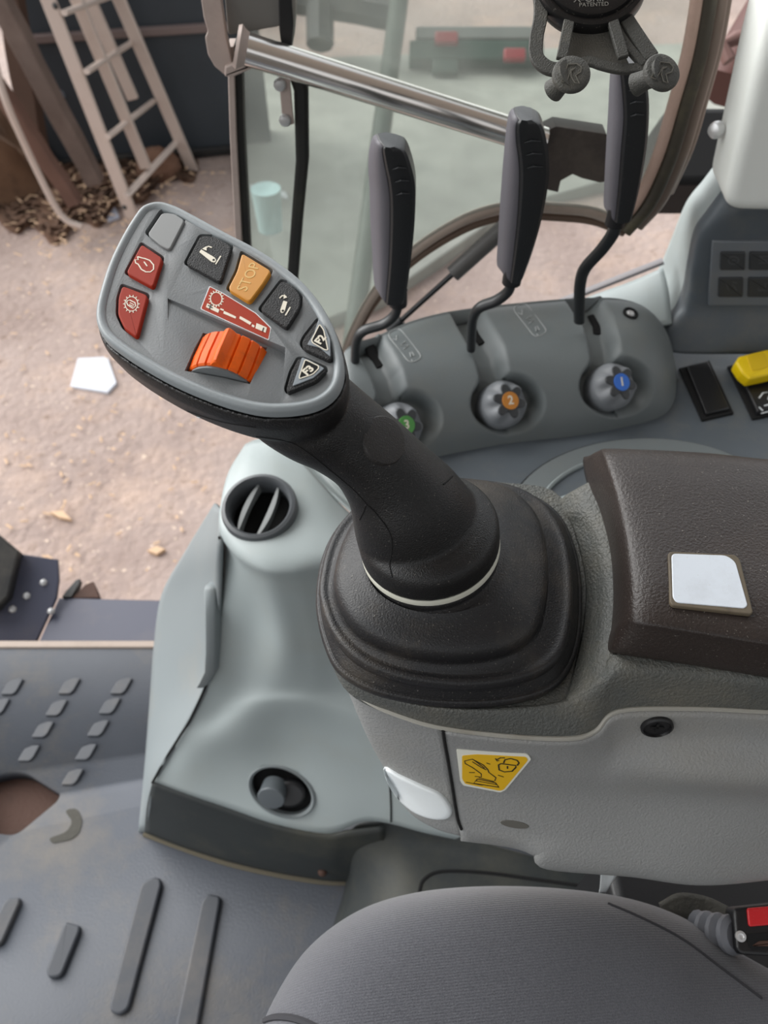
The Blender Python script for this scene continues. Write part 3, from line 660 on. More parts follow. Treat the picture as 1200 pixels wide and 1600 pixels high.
for off, fl in ((-.013, .75), (.008, .95)):
    bm = BM(); L2 = math.sqrt(max(0, (r * .8) ** 2 - off ** 2)); R_ = []
    for i in range(13):
        t = -1 + 2 * i / 12; x = t * L2; bul = (1 - t * t) * .005 * (-1 if off < 0 else 1)
        c = PV.w(x * ca - (off + bul * .5) * sa * 1, x * sa + (off + bul * .5) * ca, -.005)
        side = (PV.u * -sa + PV.v * ca); hw = .0010 + .0017 * (1 - t * t)
        R_.append([c + side * hw + n * .001, c - side * hw + n * .001, c - side * .0012 - n * .012, c + side * .0012 - n * .012])
    rings(bm, R_); obj('slat', bm, mat('vent slat grey', (128, 132, 132), .45), v1)
# lower nozzle with its turning tab
p, n = hit(Bc, 440, 1236); v2 = empty('lower_air_nozzle', p); tag(v2, 'dark oval nozzle with a grey tab low on the console', 'air nozzle')
PN = Plane(p + n * .001, (n + Vector((0, -.2, .25))).normalized())
a0 = pang(PN, (400, 1215), (480, 1255))
c = PN.m(440, 1236); outer = circ(c[0], c[1], .043, 40, .030, rot=a0); inn = circ(c[0], c[1], .038, 40, .026, rot=a0)
bm = BM(); rings(bm, [[PN.w(x, y, -.014) for x, y in inset(outer, .003)], [PN.w(x, y, .002) for x, y in outer], [PN.w(x, y, .0035) for x, y in inset(outer, .002)], [PN.w(x, y, .001) for x, y in inn], [PN.w(x, y, -.008) for x, y in inn]], cap0=False, cap1=False); obj('nozzle_rim', bm, M_['console_side'], v2)
bm = BM(); slab(bm, PN, circ(c[0], c[1], .0385, 40, .0265, rot=a0), -.03, .03); punch(body, bm)
bm = BM(); slab(bm, PN, circ(c[0], c[1], .041, 40, .029, rot=a0), -.02, -.010); obj('nozzle_cavity', bm, M_['void'], v2)
bm = BM(); q = PN.m(421, 1236); lathe(bm, PN.w(q[0] + .006, q[1] + .004, 0), PN.n + PN.v * -.4 + PN.u * -.1, [(.015, -.004), (.0155, .008), (.0165, .016), (.0155, .0175), (.01, .018)], 28); obj('nozzle_tab', bm, mat('grey nozzle tab', (92, 98, 102), .45), v2)
bm = BM(); q = PN.m(452, 1240); slab(bm, PN, circ(q[0], q[1], .020, 28, .0165), -.01, .004, .004); obj('nozzle_dial', bm, M_['black'], v2)

# ------------------------------------------------------------ control deck: hump with levers, riser, pillar
deck = empty('control_deck', H(1000, 700, .58)); tag(deck, 'slate grey control deck with ribbed lever hump behind the armrest', 'control panel')
PDK = Plane(H(900, 700, .58), Vector((0, 0, 1)))
bm = BM(); slab(bm, PDK, rc(PDK.pts([(590, 690), (640, 560), (1360, 520), (1360, 1000), (800, 1000), (690, 900), (640, 830), (600, 760)]), .01), -.02, 0); obj('deck_top', bm, M_['deck'], deck)
cols = [(516, 740, 690), (524, 752, 610), (540, 760, 552), (590, 745, 530), (640, 730, 508), (690, 715, 494), (740, 705, 486), (790, 696, 480), (840, 690, 475), (890, 685, 471), (940, 677, 469), (975, 670, 471), (1005, 663, 480), (1028, 655, 498), (1044, 645, 525), (1054, 628, 565), (1057, 606, 596)]
amp = [.004, .05] + [.08] * 9 + [.079, .074, .064, .048, .024, .004]
NT = 9
ctrl = []
for j in range(-2, NT):
    row = []
    for (x, yf, yt), A in zip(cols, amp):
        if j == -2: row.append(H(x, yt + (yf - yt) * .05, .58) + Vector((0, .02, -.02)))
        elif j == -1: row.append(H(x, yt, .58 - A) + Vector((0, .02, -.012)))
        else:
            t = 1 - j / (NT - 1); row.append(H(x + (0 if x > 1000 else 0), yf + (yt - yf) * t, .582 - A * math.sin(math.pi / 2 * min(1, t * 1.08)) ** .85))
    ctrl.append(row)
bm = surf(ctrl, 14, 18)
bm.normal_update(); bm.verts.ensure_lookup_table()
pods = [((965, 603), [(905, 462), (917, 481), (932, 503), (941, 535), (946, 575)]), ((795, 630), [(722, 478), (732, 498), (744, 519), (761, 549), (772, 595)]), ((634, 655), [(552, 515), (570, 530), (586, 555), (602, 585), (612, 620)])]
def segd(p, a, b):
    ab = b - a; t = max(0, min(1, (p - a).dot(ab) / ab.length_squared)); q = a + ab * t; return (p - q).length, p.x - q.x
for v in bm.verts:
    px, py = proj(v.co); p = Vector((px, py)); disp = 0
    for (kc, ch) in pods:
        if abs(px - kc[0]) > 130: continue
        dc = math.hypot((px - kc[0]) / 60, (py - kc[1]) / 51) * 55 - 55
        best = min((segd(p, Vector(ch[i]), Vector(ch[i + 1])) for i in range(4)), key=lambda s: s[0])
        dl = best[0] - (31 if best[1] > 0 else 22); soft = 20 if (px > kc[0] and dc < dl) else (24 if best[1] > 0 and dl < dc else 7)
        dm = min(dc, dl) - max(0, 10 - abs(dc - dl)) ** 2 / 40
        t = max(0, min(1, -dm / soft)); s_ = t * t * (3 - 2 * t); dep = .016 if dc < dl else .011
        k = max(0, min(1, (dl - dc + 14) / 28)); dep = .016 * (1 - k) + .020 * k
        disp = max(disp, s_ * dep)
    n_ = v.normal if v.normal.dot(ray(px, py)) < 0 else -v.normal
    disp *= max(0, min(1, (-n_.dot(ray(px, py).normalized()) - .10) / .25))
    v.co -= n_ * disp
hump = obj('lever_hump', bm, M_['pod'], deck, sharp=80, mods=solid(.003)); Bh = bvh(hump)
for k, (kc, ch) in enumerate(pods):
    bm = BM(); q = [Vector(ch[1]) + Vector((8, 12)), Vector(ch[2]) + Vector((2, 6)), Vector(ch[3]) + Vector((-6, -12))]
    L_ = [h_ for h_ in (hit(Bh, *c) for c in q) if h_[0] is not None]
    if len(L_) > 1: tube(bm, [a + n_ * -.001 for a, n_ in L_], .0062, 12, .4); obj('lever_slot', bm, M_['void'], deck)
# legends on the pods
def legend(cx, cy):
    bm = BM(); c, s = math.cos(math.radians(52)), math.sin(math.radians(52)); out = []
    for x, y in rc([(-30, -10), (30, -10), (30, 10), (-30, 10)], 9, 4): out.append((cx + x * c - y * s * 1.25, cy + x * s + y * c * .8))
    L_ = [p + n_ * .0002 for p, n_ in drape(Bh, out)]
    if len(L_) > 3: tube(bm, L_ + [L_[0]], .0005, 6)
    for mk in ([(-4, -5), (-4, 5), (4, -5), (4, 5)], [(-20, 0), (-14, 5), (-20, 8)], [(14, 0), (20, 3), (22, -2), (15, -3)], [(24, 5), (27, 5)]):
        L_ = [p + n_ * .0002 for p, n_ in drape(Bh, [(cx + x * c - y * s, cy + x * s + y * c) for x, y in mk])]
        if len(L_) > 1: tube(bm, L_, .0006, 6)
    obj('lever_legend', bm, mat('faint white print', (168, 171, 170), .5), deck)
legend(828, 500); legend(632, 540)
p, n = hit(Bh, 985, 490); bm = BM(); lathe(bm, p + n * .0005, n, [(.0085, -.003), (.0085, .001), (.007, .0015), (.0055, -.001), (.0055, -.003)], 24); obj('screw_cup', bm, M_['void'], deck)
bm = BM(); lathe(bm, p - n * .001, n, [(.0045, 0), (.0045, .002), (.003, .003), (.001, .002)], 12); obj('screw', bm, M_['bolt'], deck)
# riser
rr = [[(1116,258,.83),(1124,276,.79),(1136,300,.757),(1150,322,.745),(1200,322,.745),(1340,322,.745)],
      [(1098,282,.83),(1103,306,.79),(1110,335,.755),(1128,341,.745),(1200,341,.745),(1340,341,.745)],
      [(1072,316,.83),(1082,336,.79),(1092,362,.755),(1112,364,.745),(1200,364,.745),(1340,364,.745)],
      [(1048,375,.84),(1064,392,.80),(1082,411,.757),(1102,413,.745),(1200,413,.745),(1340,413,.745)],
      [(1030,418,.85),(1050,434,.81),(1076,449,.76),(1098,452,.745),(1200,452,.745),(1340,452,.745)],
      [(1010,452,.85),(1035,470,.80),(1064,481,.755),(1092,484,.742),(1200,484,.742),(1340,484,.742)],
      [(1000,488,.83),(1020,500,.78),(1042,509,.742),(1080,513,.732),(1200,513,.732),(1340,513,.732)],
      [(1000,530,.77),(1022,542,.74),(1045,549,.72),(1080,553,.715),(1200,553,.715),(1340,553,.715)]]
for nm, keep, mm in (('riser', lambda c: c >= 11, 'deck'), ('riser_flank', lambda c: c < 11, 'console')):
    bm = surf([[Y(*q) for q in r] for r in rr], 6); bm.faces.index_update()
    bmesh.ops.delete(bm, geom=[f for f in bm.faces if not keep(f.index % 30)], context='FACES'); obj(nm, bm, M_[mm], deck, sharp=80, mods=solid(.004))
sl = [[(822,500,.80),(870,482,.80),(940,456,.80),(985,440,.80),(1036,418,.80)],[(840,510,.77),(890,495,.77),(940,482,.77),(985,472,.77),(1045,455,.77)],[(860,540,.73),(900,532,.73),(950,520,.73),(990,515,.73),(1050,505,.735)]]
bm = surf([[Y(*q) for q in r] for r in sl], 6); obj('window_sill', bm, M_['console'], deck, mods=solid(.004))
bm = BM(); tube(bm, [Y(790, 508, .81), Y(870, 474, .81), Y(940, 446, .81), Y(1036, 408, .81)], .0055, 10, .6); obj('sill_seal', bm, mat('grey sill seal', (120, 116, 118), .5), deck)
# recessed round tray half hidden by the armrest
def ell(s, dx=0, dy=0): return [(1010 + dx + 215 * s * math.cos(a), 805 + dy + 120 * s * math.sin(a)) for a in [2 * math.pi * i / 72 for i in range(72)]]
tr = empty('round_tray', H(1000, 760, .58)); tag(tr, 'shallow round grey tray set in the deck behind the armrest pad', 'tray')
def ringz(s0, s1, z0, z1, name, m, bv=.001):
    o_ = PDK.pts(ell(s0)); i_ = PDK.pts(ell(s1)); bm = BM()
    rings(bm, [[PDK.w(x, y, z0) for x, y in o_], [PDK.w(x, y, z1 - bv) for x, y in o_], [PDK.w(x, y, z1) for x, y in inset(o_, -bv)] , [PDK.w(x, y, z1) for x, y in inset(i_, bv)], [PDK.w(x, y, z1 - bv) for x, y in i_], [PDK.w(x, y, z0) for x, y in i_]], cap0=False, cap1=False)
    obj(name, bm, m, tr)
ringz(1.0, .985, 0, .0008, 'groove', M_['void'], .0002)
ringz(.985, .80, 0, .003, 'tray_rim', M_['pod'])
ringz(.80, .77, .0, .006, 'tray_lip', M_['console'], .002)
bm = BM(); slab(bm, PDK, PDK.pts(ell(.77)), 0, .001); obj('tray_floor', bm, M_['deck'], tr)
bm = BM(); tube(bm, [H(850, 812, .574), H(872, 782, .572), H(905, 770, .574)], .0026, 8); obj('tray_ridge', bm, M_['console'], tr)
# pillar cover
PP = Plane(Y(1150, 200, .72), Vector((-.10, -1, .05)))
bm = BM(); slab(bm, PP, rc(PP.pts([(1226, -60), (1186, 85), (1128, 332), (1400, 338), (1400, -60)]), .022, 8), -.07, .0, .012, 6)
pil = obj('pillar_cover', bm, M_['pillar']); tag(pil, 'off white pillar cover above the keypad at the right edge', 'pillar cover')
bm = BM(); c = D(1119, 203, .755); lathe(bm, c, Vector((-.9, -.6, .2)), [(.008, -.003), (.008, .001), (.006, .005), (.003, .006)], 20); obj('screw', bm, M_['bolt'], pil)
# keypad
PK = Plane(Y(1150, 420, .7390), Vector((0, -1, 0)))
kp = empty('keypad', PK.w(*PK.m(1160, 425))); tag(kp, 'keypad of four dark square buttons on the slate riser', 'keypad')
bm = BM(); slab(bm, PK, PK.pts([(1113, 376), (1340, 376), (1340, 476), (1106, 476)]), -.002, .002, .001); obj('frame', bm, mat('keypad frame', (112, 118, 124), .45, dust=.3), kp)
def keyicon(k, cx, cy, bm, P, z):
    def st(pts, wd=.0007, cl=False): stroke(bm, P, P.pts(pts), wd, z, cl)
    if k == 0: st([(cx + 8 * math.cos(i / 2), cy + 6 * math.sin(i / 2)) for i in range(13)], cl=True); st([(cx - 4, cy), (cx + 4, cy)])
    if k == 1: [st([(cx - 9, cy - 6 + 5 * i), (cx + 9, cy - 6 + 5 * i)]) for i in range(3)]; st([(cx - 8, cy - 7), (cx + 8, cy + 7)])
    if k == 2: st([(cx - 9, cy - 6), (cx - 4, cy + 6), (cx + 2, cy - 3), (cx + 8, cy + 6)]); st([(cx + 2, cy - 7), (cx + 9, cy - 5)])
    if k == 3: st([(cx - 9, cy + 2), (cx - 9, cy + 6), (cx + 10, cy + 6), (cx + 10, cy - 5), (cx + 2, cy - 5), (cx + 2, cy + 2)])
faint = mat('faint grey print', (92, 94, 96), .5)
for k, (x0, y0, x1, y1) in enumerate(((1125, 391, 1163, 419), (1170, 391, 1216, 419), (1122, 431, 1160, 461), (1168, 431, 1216, 461))):
    bm = BM(); slab(bm, PK, rc(PK.pts([(x0, y0), (x1, y0), (x1 - 1, y1), (x0 - 1, y1)]), .0015), 0, .0045, .001); bt = obj('button', bm, M_['knob_dark'], kp)
    bm = BM(); keyicon(k, (x0 + x1) / 2, (y0 + y1) / 2 - 2, bm, PK, .0046); obj('icon', bm, faint, bt)
# rocker switches
PS2 = Plane(H(1100, 610, .578), Vector((0, 0, 1)))
rk = empty('rocker_blank', PS2.w(*PS2.m(1102, 610))); tag(rk, 'plain black rectangular blank switch on the deck right of the hump', 'switch')
bm = BM(); slab(bm, PS2, PS2.pts([(1061, 576), (1108, 564), (1146, 646), (1097, 657)]), -.004, .001, .0004); obj('frame', bm, M_['void'], rk)
bm = BM(); slab(bm, PS2, PS2.pts([(1071, 577), (1104, 568), (1138, 643), (1101, 651)]), 0, .005, .0015); obj('rocker', bm, M_['black'], rk)
rk = empty('rocker_switch', PS2.w(*PS2.m(1190, 610))); tag(rk, 'black rocker switch with yellow lock cover at the right edge', 'switch')
bm = BM(); slab(bm, PS2, PS2.pts([(1137, 573), (1240, 548), (1290, 632), (1176, 655)]), -.004, .001, .0004); obj('frame', bm, M_['void'], rk)
bm = BM(); slab(bm, PS2, PS2.pts([(1158, 600), (1232, 580), (1262, 634), (1180, 650)]), 0, .007, .003); obj('rocker', bm, M_['black'], rk)
PY_ = Plane(H(1180, 570, .550), Vector((0, -.25, 1)))
bm = BM(); slab(bm, PY_, rc(PY_.pts([(1155, 556), (1196, 546), (1240, 540), (1255, 572), (1200, 586), (1172, 592), (1160, 582), (1150, 566)]), .002), -.014, .0, .003); yc = obj('lock_cover', bm, M_['yellow'], rk)
bm = BM(); slab(bm, PY_, rc(PY_.pts([(1166, 557), (1194, 550), (1202, 572), (1194, 576), (1174, 580)]), .003), -.001, .0008, .0004); obj('finger_dish', bm, mat('darker yellow dish', (222, 186, 10), .45), yc)
bm = BM(); P3 = Plane(PS2.o + Vector((0, 0, .0072)), Vector((0, 0, 1)))
stroke(bm, P3, P3.pts([(1186, 622), (1192, 614), (1204, 612), (1200, 624), (1210, 630), (1194, 634)]), .0016, 0); stroke(bm, P3, P3.pts([(1186, 636), (1192, 642)]), .0016, 0); stroke(bm, P3, P3.pts([(1189, 646), (1210, 641)]), .0012, 0); obj('icon', bm, M_['white'], rk)

# ------------------------------------------------------------ spool valve levers
def lever(name, label, rows, rod, yb, ydep, rwd):
    """rows: (back-left x, front-left x, right x, py); handle seen from its front left edge"""
    y0 = ydep
    root = empty(name, Y(*rod[-1], yb)); tag(root, label, 'lever', 'hydraulic levers on the console')
    R = []; n = len(rows)
    dth = .022
    for i, (xa, xb, xc, py) in enumerate(rows):
        s = 1.0
        A = Y(xa, py, y0 + dth); B_ = Y(xb, py, y0 + .002); C_ = Y(xc, py, y0 + .003); Dd = Y(xc + 2, py, y0 + dth)
        Dd = Vector((C_.x + .001, A.y, C_.z)); A = Vector((A.x, A.y, B_.z))
        R.append([A, A.lerp(B_, .5) + Vector((-.0006, -.0006, 0)), B_, B_.lerp(C_, .12) + Vector((0, -.0028, 0)), B_.lerp(C_, .5) + Vector((0, -.004, 0)), B_.lerp(C_, .88) + Vector((0, -.0025, 0)), C_, Dd, A.lerp(Dd, .5) + Vector((0, .003, 0))])
    cols_ = [crs([r[j] for r in R], 6) for j in range(9)]; bm = BM(); rings(bm, [[c[i] for c in cols_] for i in range(len(cols_[0]))])
    hd = obj('handle', bm, M_['handle'], root, sharp=28)
    bm = BM(); fl = [[c[i] for c in cols_[:3]] for i in range(1, len(cols_[0]) - 1)]
    L1 = [[a + (a - Vector((b.x + .01, b.y, b.z))).normalized() * .0004 + Vector((-.0004, -.0003, 0)), m_ + Vector((-.0005, -.0004, 0)), b + Vector((-.0003, -.0004, 0))] for a, m_, b in fl]
    rings(bm, L1, closed=False); obj('flank', bm, M_['handle_side'], hd, mods=solid(.0005))
    for k in range(3):
        py = rows[0][3] + 36 + k * 20; xb = xc = None
        for i in range(n - 1):
            if rows[i][3] <= py <= rows[i + 1][3]:
                t = (py - rows[i][3]) / (rows[i + 1][3] - rows[i][3]); xb = rows[i][1] + (rows[i + 1][1] - rows[i][1]) * t; xc = rows[i][2] + (rows[i + 1][2] - rows[i][2]) * t
        bm = BM(); tube(bm, [Y(xb + (xc - xb) * .28, py + 2, y0 - .0018), Y(xb + (xc - xb) * .5, py - 1, y0 - .0026), Y(xb + (xc - xb) * .8, py, y0 - .0018)], [.0003, .0010, .0003], 8); obj('grip_notch', bm, M_['handle'], hd)
    m_ = len(rod); pts = [Y(x, y, y0 + .012 + (yb - y0 - .012) * i / (m_ - 1)) for i, (x, y) in enumerate(rod)]
    bm = BM(); tube(bm, crs(pts, 5), rwd, 12, .8); obj('lever_rod', bm, M_['handle'], root)
    bm = BM(); c = pts[0]; tube(bm, [c + Vector((0, 0, .012)), c + Vector((0, 0, -.004))], rwd * 1.5, 12); obj('ferrule', bm, M_['black'], root)
lever('hydraulic_lever', 'black lever nearest the joystick, behind the green knob', [(590, 600, 618, 227), (583, 597, 632, 234), (578, 600, 641, 255), (577, 606, 648, 285), (579, 609, 649, 315), (580, 609, 647, 360), (583, 607, 641, 415), (586, 603, 634, 462), (592, 602, 630, 474)], [(622, 470), (618, 490), (600, 506), (570, 516), (558, 530), (555, 560), (556, 592)], .62, .60, .0058)
lever('hydraulic_lever', 'middle black lever, behind the ochre knob', [(802, 812, 832, 185), (794, 806, 846, 195), (790, 806, 854, 220), (787, 810, 858, 250), (784, 811, 857, 285), (780, 808, 847, 340), (777, 803, 833, 390), (775, 798, 818, 432), (782, 797, 813, 440)], [(800, 436), (794, 455), (775, 470), (750, 480), (740, 495), (737, 515), (736, 545)], .64, .60, .0058)
lever('hydraulic_lever', 'black lever under the phone holder, behind the blue knob', [(960, 968, 988, 104), (953, 969, 1006, 116), (950, 972, 1013, 145), (948, 974, 1014, 185), (945, 970, 1010, 235), (942, 966, 1000, 290), (940, 961, 988, 338), (945, 960, 984, 346)], [(962, 344), (958, 364), (940, 390), (915, 418), (907, 440), (905, 470), (905, 502)], .67, .61, .0058)

# ------------------------------------------------------------ flow control knobs in their cups
def knob(name, label, base, face, num, dm):
    p, n = hit(Bh, *base); p = p + n * .004
    q = H(face[0], face[1], 0.1); dr = ray(*face)
    # axis: from the cup towards the measured middle of the face, 26 mm tall
    dd = (p - CAM).dot(FW); ax = (n * .75 + RT * .45 + Vector((0, 0, .15))).normalized()
    best = None
    for i in range(-12, 13):
        for j in range(-12, 13):
            a_ = (ax + RT * i * .08 + UP * j * .08).normalized(); u_ = proj(p + a_ * .027); e_ = math.hypot(u_[0] - face[0], u_[1] - face[1]) + (i * i + j * j) * .02
            if best is None or e_ < best[0]: best = (e_, a_)
    ax = best[1]
    root = empty(name, p); tag(root, label, 'knob', 'flow knobs on the console')
    u, v = frame_of(ax)
    def lobed(r, z, k, n_=72): return [p + ax * z + (u * math.cos(2 * math.pi * i / n_) + v * math.sin(2 * math.pi * i / n_)) * (r - k * (0.5 + .5 * math.cos(6 * 2 * math.pi * i / n_)) ** 1.5) for i in range(n_)]
    bm = BM(); rings(bm, [lobed(.0245, -.012, 0), lobed(.0245, .012, 0), lobed(.0242, .014, .0005), lobed(.0222, .019, .004), lobed(.0202, .0235, .0062), lobed(.0165, .0255, .006), lobed(.012, .026, .001)]); kb = obj('knob_body', bm, M_['knob'], root, sharp=50)
    bm = BM(); rings(bm, [lobed(.0188, .0235, .0068), lobed(.0175, .0262, .0065), lobed(.010, .0268, 0)]); obj('knob_face', bm, M_['knob_dark'], root, sharp=50)
    P = Plane(p + ax * .0268, ax); 
    bm = BM(); slab(bm, P, circ(0, 0, .0092, 32), -.001, .0008, .0003); ds = obj('number_disc', bm, dm, root)
    obj('numeral', text_bm(num, P, None, None, .0125, math.radians(8), .0009, bold=.0003), M_['ink'], ds)
knob('flow_knob', 'grey lobed knob with a blue disc numbered 1', (946, 607), (970, 598), '1', M_['blue'])
knob('flow_knob', 'grey lobed knob with an ochre disc numbered 2', (778, 634), (798, 627), '2', M_['ochre'])
knob('flow_knob', 'grey lobed knob with a green disc, half hidden by the joystick', (614, 668), (634, 664), '3', M_['green'])

# ------------------------------------------------------------ armrest
arm = empty('armrest', H(1000, 1200, .5)); tag(arm, 'grey armrest box carrying the joystick, with black padded top', 'armrest')
T = [(560,800,.42),(512,870,.42),(502,940,.419),(512,1000,.418),(535,1050,.418),(577,1080,.418),(640,1100,.418),(711,1109,.418),(794,1109,.418),(885,1098,.416),(940,1068,.402),(975,1048,.394),(1100,1052,.394),(1200,1067,.394),(1340,1084,.394)]
S_ = [(565,810,.44),(516,880,.438),(507,950,.437),(518,1015,.437),(541,1066,.437),(578,1098,.437),(629,1120,.437),(690,1137,.437),(794,1150,.437),(890,1154,.437),(930,1142,.435),(966,1111,.424),(1080,1107,.422),(1200,1112,.422),(1340,1117,.422)]
TS = [((a[0]+b[0])/2+ (-1 if a[0]<600 else 0),(a[1]+b[1])/2+1,(a[2]+b[2])/2-.001) for a,b in zip(T,S_)]
S2 = [(x, y + 3, h + .004) for x, y, h in S_]
T0 = [(x + (12 if x < 540 else 0), y - (28 if x > 930 else 8), h + (-.001 if x > 930 else .004)) for x, y, h in T]
bm = surf([[H(*q) for q in r] for r in (T0, T, TS, S_, S2)], 5, 6); up = obj('upper_shell', bm, M_['arm_up'], arm, sharp=80, mods=solid(.003))
# top deck of the shell under the boot, and the rise to the pad
Pt = Plane(H(700, 950, .419), Vector((0, 0, 1)))
bm = BM(); slab(bm, Pt, [tuple(Pt.m(*q)) for q in [tuple(v) for v in crs([Vector(p) for p in [(560,800),(512,870),(502,940),(512,1000),(535,1050),(577,1080),(640,1100),(711,1109),(794,1109),(885,1098),(930,1070),(930,900),(880,780),(800,755),(650,755)]], 4, True)]], -.02, 0); obj('boot_deck', bm, M_['arm_up'], arm)
ris = [[(868,790,.428),(882,775,.414),(900,764,.404),(922,752,.398)],[(880,806,.421),(895,797,.411),(915,792,.403),(940,790,.398)],[(895,825,.419),(915,830,.41),(935,835,.402),(958,842,.398)],[(914,900,.418),(930,903,.41),(948,905,.402),(968,910,.398)],
       [(912,970,.418),(928,972,.41),(944,975,.402),(966,978,.398)],[(898,1040,.418),(915,1036,.41),(936,1028,.401),(962,1022,.396)],[(882,1099,.417),(915,1082,.409),(943,1067,.401),(978,1048,.394)]]
bm = surf([[H(*q) for q in r] for r in ris], 6); obj('pad_rise', bm, M_['arm_up'], arm, sharp=80, mods=solid(.003))
P1 = [(573,830,.458),(530,905,.456),(524,975,.455),(530,1040,.455),(551,1090,.455),(585,1121,.455),(635,1143,.455),(695,1161,.455),(798,1174,.455),(890,1177,.454),(938,1168,.452),(978,1146,.446),(1085,1150,.445),(1200,1156,.445),(1340,1162,.445)]
P15 = [(587,855,.478),(547,930,.476),(541,1005,.476),(546,1075,.476),(563,1124,.476),(594,1152,.476),(642,1174,.476),(700,1191,.476),(799,1204,.476),(890,1208,.475),(940,1205,.473),(982,1200,.466),(1085,1210,.463),(1200,1216,.463),(1340,1222,.463)]
P2 = [(600,880,.50),(566,960,.50),(559,1040,.50),(564,1110,.50),(578,1160,.50),(604,1186,.50),(650,1208,.50),(705,1224,.50),(800,1237,.50),(890,1242,.50),(940,1242,.499),(985,1240,.497),(1085,1243,.496),(1200,1248,.496),(1340,1250,.496)]
P3_ = [(625,930,.535),(598,1010,.535),(590,1085,.533),(592,1150,.531),(602,1202,.529),(628,1236,.528),(668,1262,.528),(714,1276,.528),(800,1289,.528),(880,1300,.529),(940,1303,.529),(985,1306,.529),(1090,1316,.529),(1200,1312,.529),(1340,1300,.529)]
P4 = [(640,960,.548),(615,1030,.548),(603,1105,.546),(603,1170,.543),(611,1218,.541),(640,1262,.541),(680,1287,.541),(720,1299,.540),(800,1310,.540),(842,1325,.541),(860,1343,.548),(985,1354,.552),(1090,1367,.556),(1200,1359,.554),(1340,1340,.55)]
P5 = [(x + (6 if x < 640 else 0), y + 2, h + .012) for x, y, h in P4]
P6 = [(x + (50 if x < 640 else 0), y - 70, h + .012) for x, y, h in P4]
J = 7                       # the nose piece ends at the vertical joint
s0 = [(x, y - 1, h - .0022) for x, y, h in S_]
def panel(a, b, name, m):
    bm = surf([[H(*q) for q in r[a:b]] for r in (S_, P1, P15, P2, P3_, P4, P5, P6)], 5, 6); return obj(name, bm, m, arm, sharp=80, mods=solid(.003))
nose = panel(0, J + 1, 'nose_panel', M_['arm_side']); side = panel(J, 15, 'side_panel', M_['arm_side'])
Bn, Bs = bvh(nose), bvh(side)
bm = BM(); q = crs([H(x, y, h - .0008) for x, y, h in S_], 6); tube(bm, q, .0016, 8); obj('panel_lip', bm, mat('worn panel lip', (158, 156, 148), .5, dust=.5, dcol=(110, 100, 80), dscale=30), arm)
bm = BM(); seam(bm, Bs, [(692, 1141), (695, 1161), (700.5, 1191), (706, 1224), (714.5, 1276), (721, 1296)], .0011); obj('panel_gap', bm, M_['void'], arm)
# raised step in the side panel
# pad
pr = [[(912,714,.41),(938,708,.39),(965,704,.385),(1100,712,.383),(1200,722,.383),(1340,730,.383)],
      [(911,724,.404),(934,706,.375),(962,703,.364),(1100,709,.361),(1200,719,.361),(1340,727,.361)],
      [(917,755,.402),(941,730,.370),(972,735,.359),(1100,740,.356),(1200,748,.356),(1340,755,.356)],
      [(936,800,.402),(957,782,.368),(988,788,.358),(1100,795,.355),(1200,802,.355),(1340,810,.355)],
      [(952,860,.402),(970,845,.367),(1002,850,.357),(1100,858,.355),(1200,866,.355),(1340,875,.355)],
      [(957,925,.402),(977,908,.367),(1008,914,.357),(1100,925,.355),(1200,938,.355),(1340,950,.355)],
      [(953,978,.404),(976,958,.371),(1006,966,.361),(1100,982,.359),(1200,998,.359),(1340,1015,.359)],
      [(948,1000,.404),(970,980,.377),(1004,984,.367),(1100,1000,.366),(1200,1016,.366),(1340,1034,.366)],
      [(944,1014,.405),(962,1016,.390),(1003,1022,.386),(1100,1036,.386),(1200,1052,.386),(1340,1072,.386)],
      [(944,1019,.407),(962,1024,.402),(1003,1031,.400),(1100,1046,.400),(1200,1063,.400),(1340,1084,.400)]]
bm = surf([[H(*q) for q in r] for r in pr], 7); pad = obj('arm_pad', bm, M_['pad'], arm, sharp=80, mods=solid(.003)); Bp = bvh(pad)
p, n = hit(Bp, 1105, 910); PW = Plane(p, n)
oq = [(1043, 863), (1148, 868), (1156, 876), (1176, 958), (1172, 962), (1050, 948), (1046, 942)]
bm = BM(); slab(bm, PW, rc(PW.pts(oq), .003), -.001, .0012, .0008); obj('inset_frame', bm, mat('grubby inset frame', (92, 82, 66), .6, dust=.8, dcol=(40, 34, 30), dscale=40), pad)
bm = BM(); slab(bm, PW, rc(PW.pts([(1048, 867), (1134, 870), (1148, 880), (1167, 948), (1162, 953), (1056, 944), (1050, 936)]), .003), 0, .0016, .0005); obj('white_inset', bm, mat('scuffed white inset', (205, 212, 220), .4, dust=.3, dcol=(150, 150, 150), dscale=40, speck=.3), pad)
# screw, finger dish, release tab
p, n = hit(Bs, 1026, 1134); bm = BM(); lathe(bm, p + n * .0006, n, [(.0095, -.001), (.0095, .0012), (.0082, .002), (.0078, .0005), (.0055, .0008), (.0035, .0002)], 28); sc = obj('screw', bm, M_['black'], arm)
bm = BM(); P = Plane(p + n * .0010, n); stroke(bm, P, [(-.004, 0), (.004, 0)], .0016, .0004); stroke(bm, P, [(0, -.004), (0, .004)], .0016, .0004); obj('screw_socket', bm, M_['void'], sc)
p, n = hit(Bs, 804, 1288); P = Plane(p, n); bm = BM(); c = P.m(804, 1288); slab(bm, P, circ(c[0], c[1], .0095, 28, .0032, rot=pang(P, (780, 1284), (828, 1292))), -.001, .0004, .0003); obj('finger_slot', bm, mat('shadowed slot plastic', (92, 90, 84), .6), arm)
tab = [Vector(v) for v in crs([Vector(q) for q in [(601, 1198), (625, 1210), (660, 1226), (690, 1240), (706, 1262), (702, 1276), (680, 1278), (650, 1268), (625, 1248), (608, 1224)]], 4, True)]
tc_ = sum(tab, Vector((0, 0))) / len(tab); ref = hit(Bn, tc_.x, tc_.y)
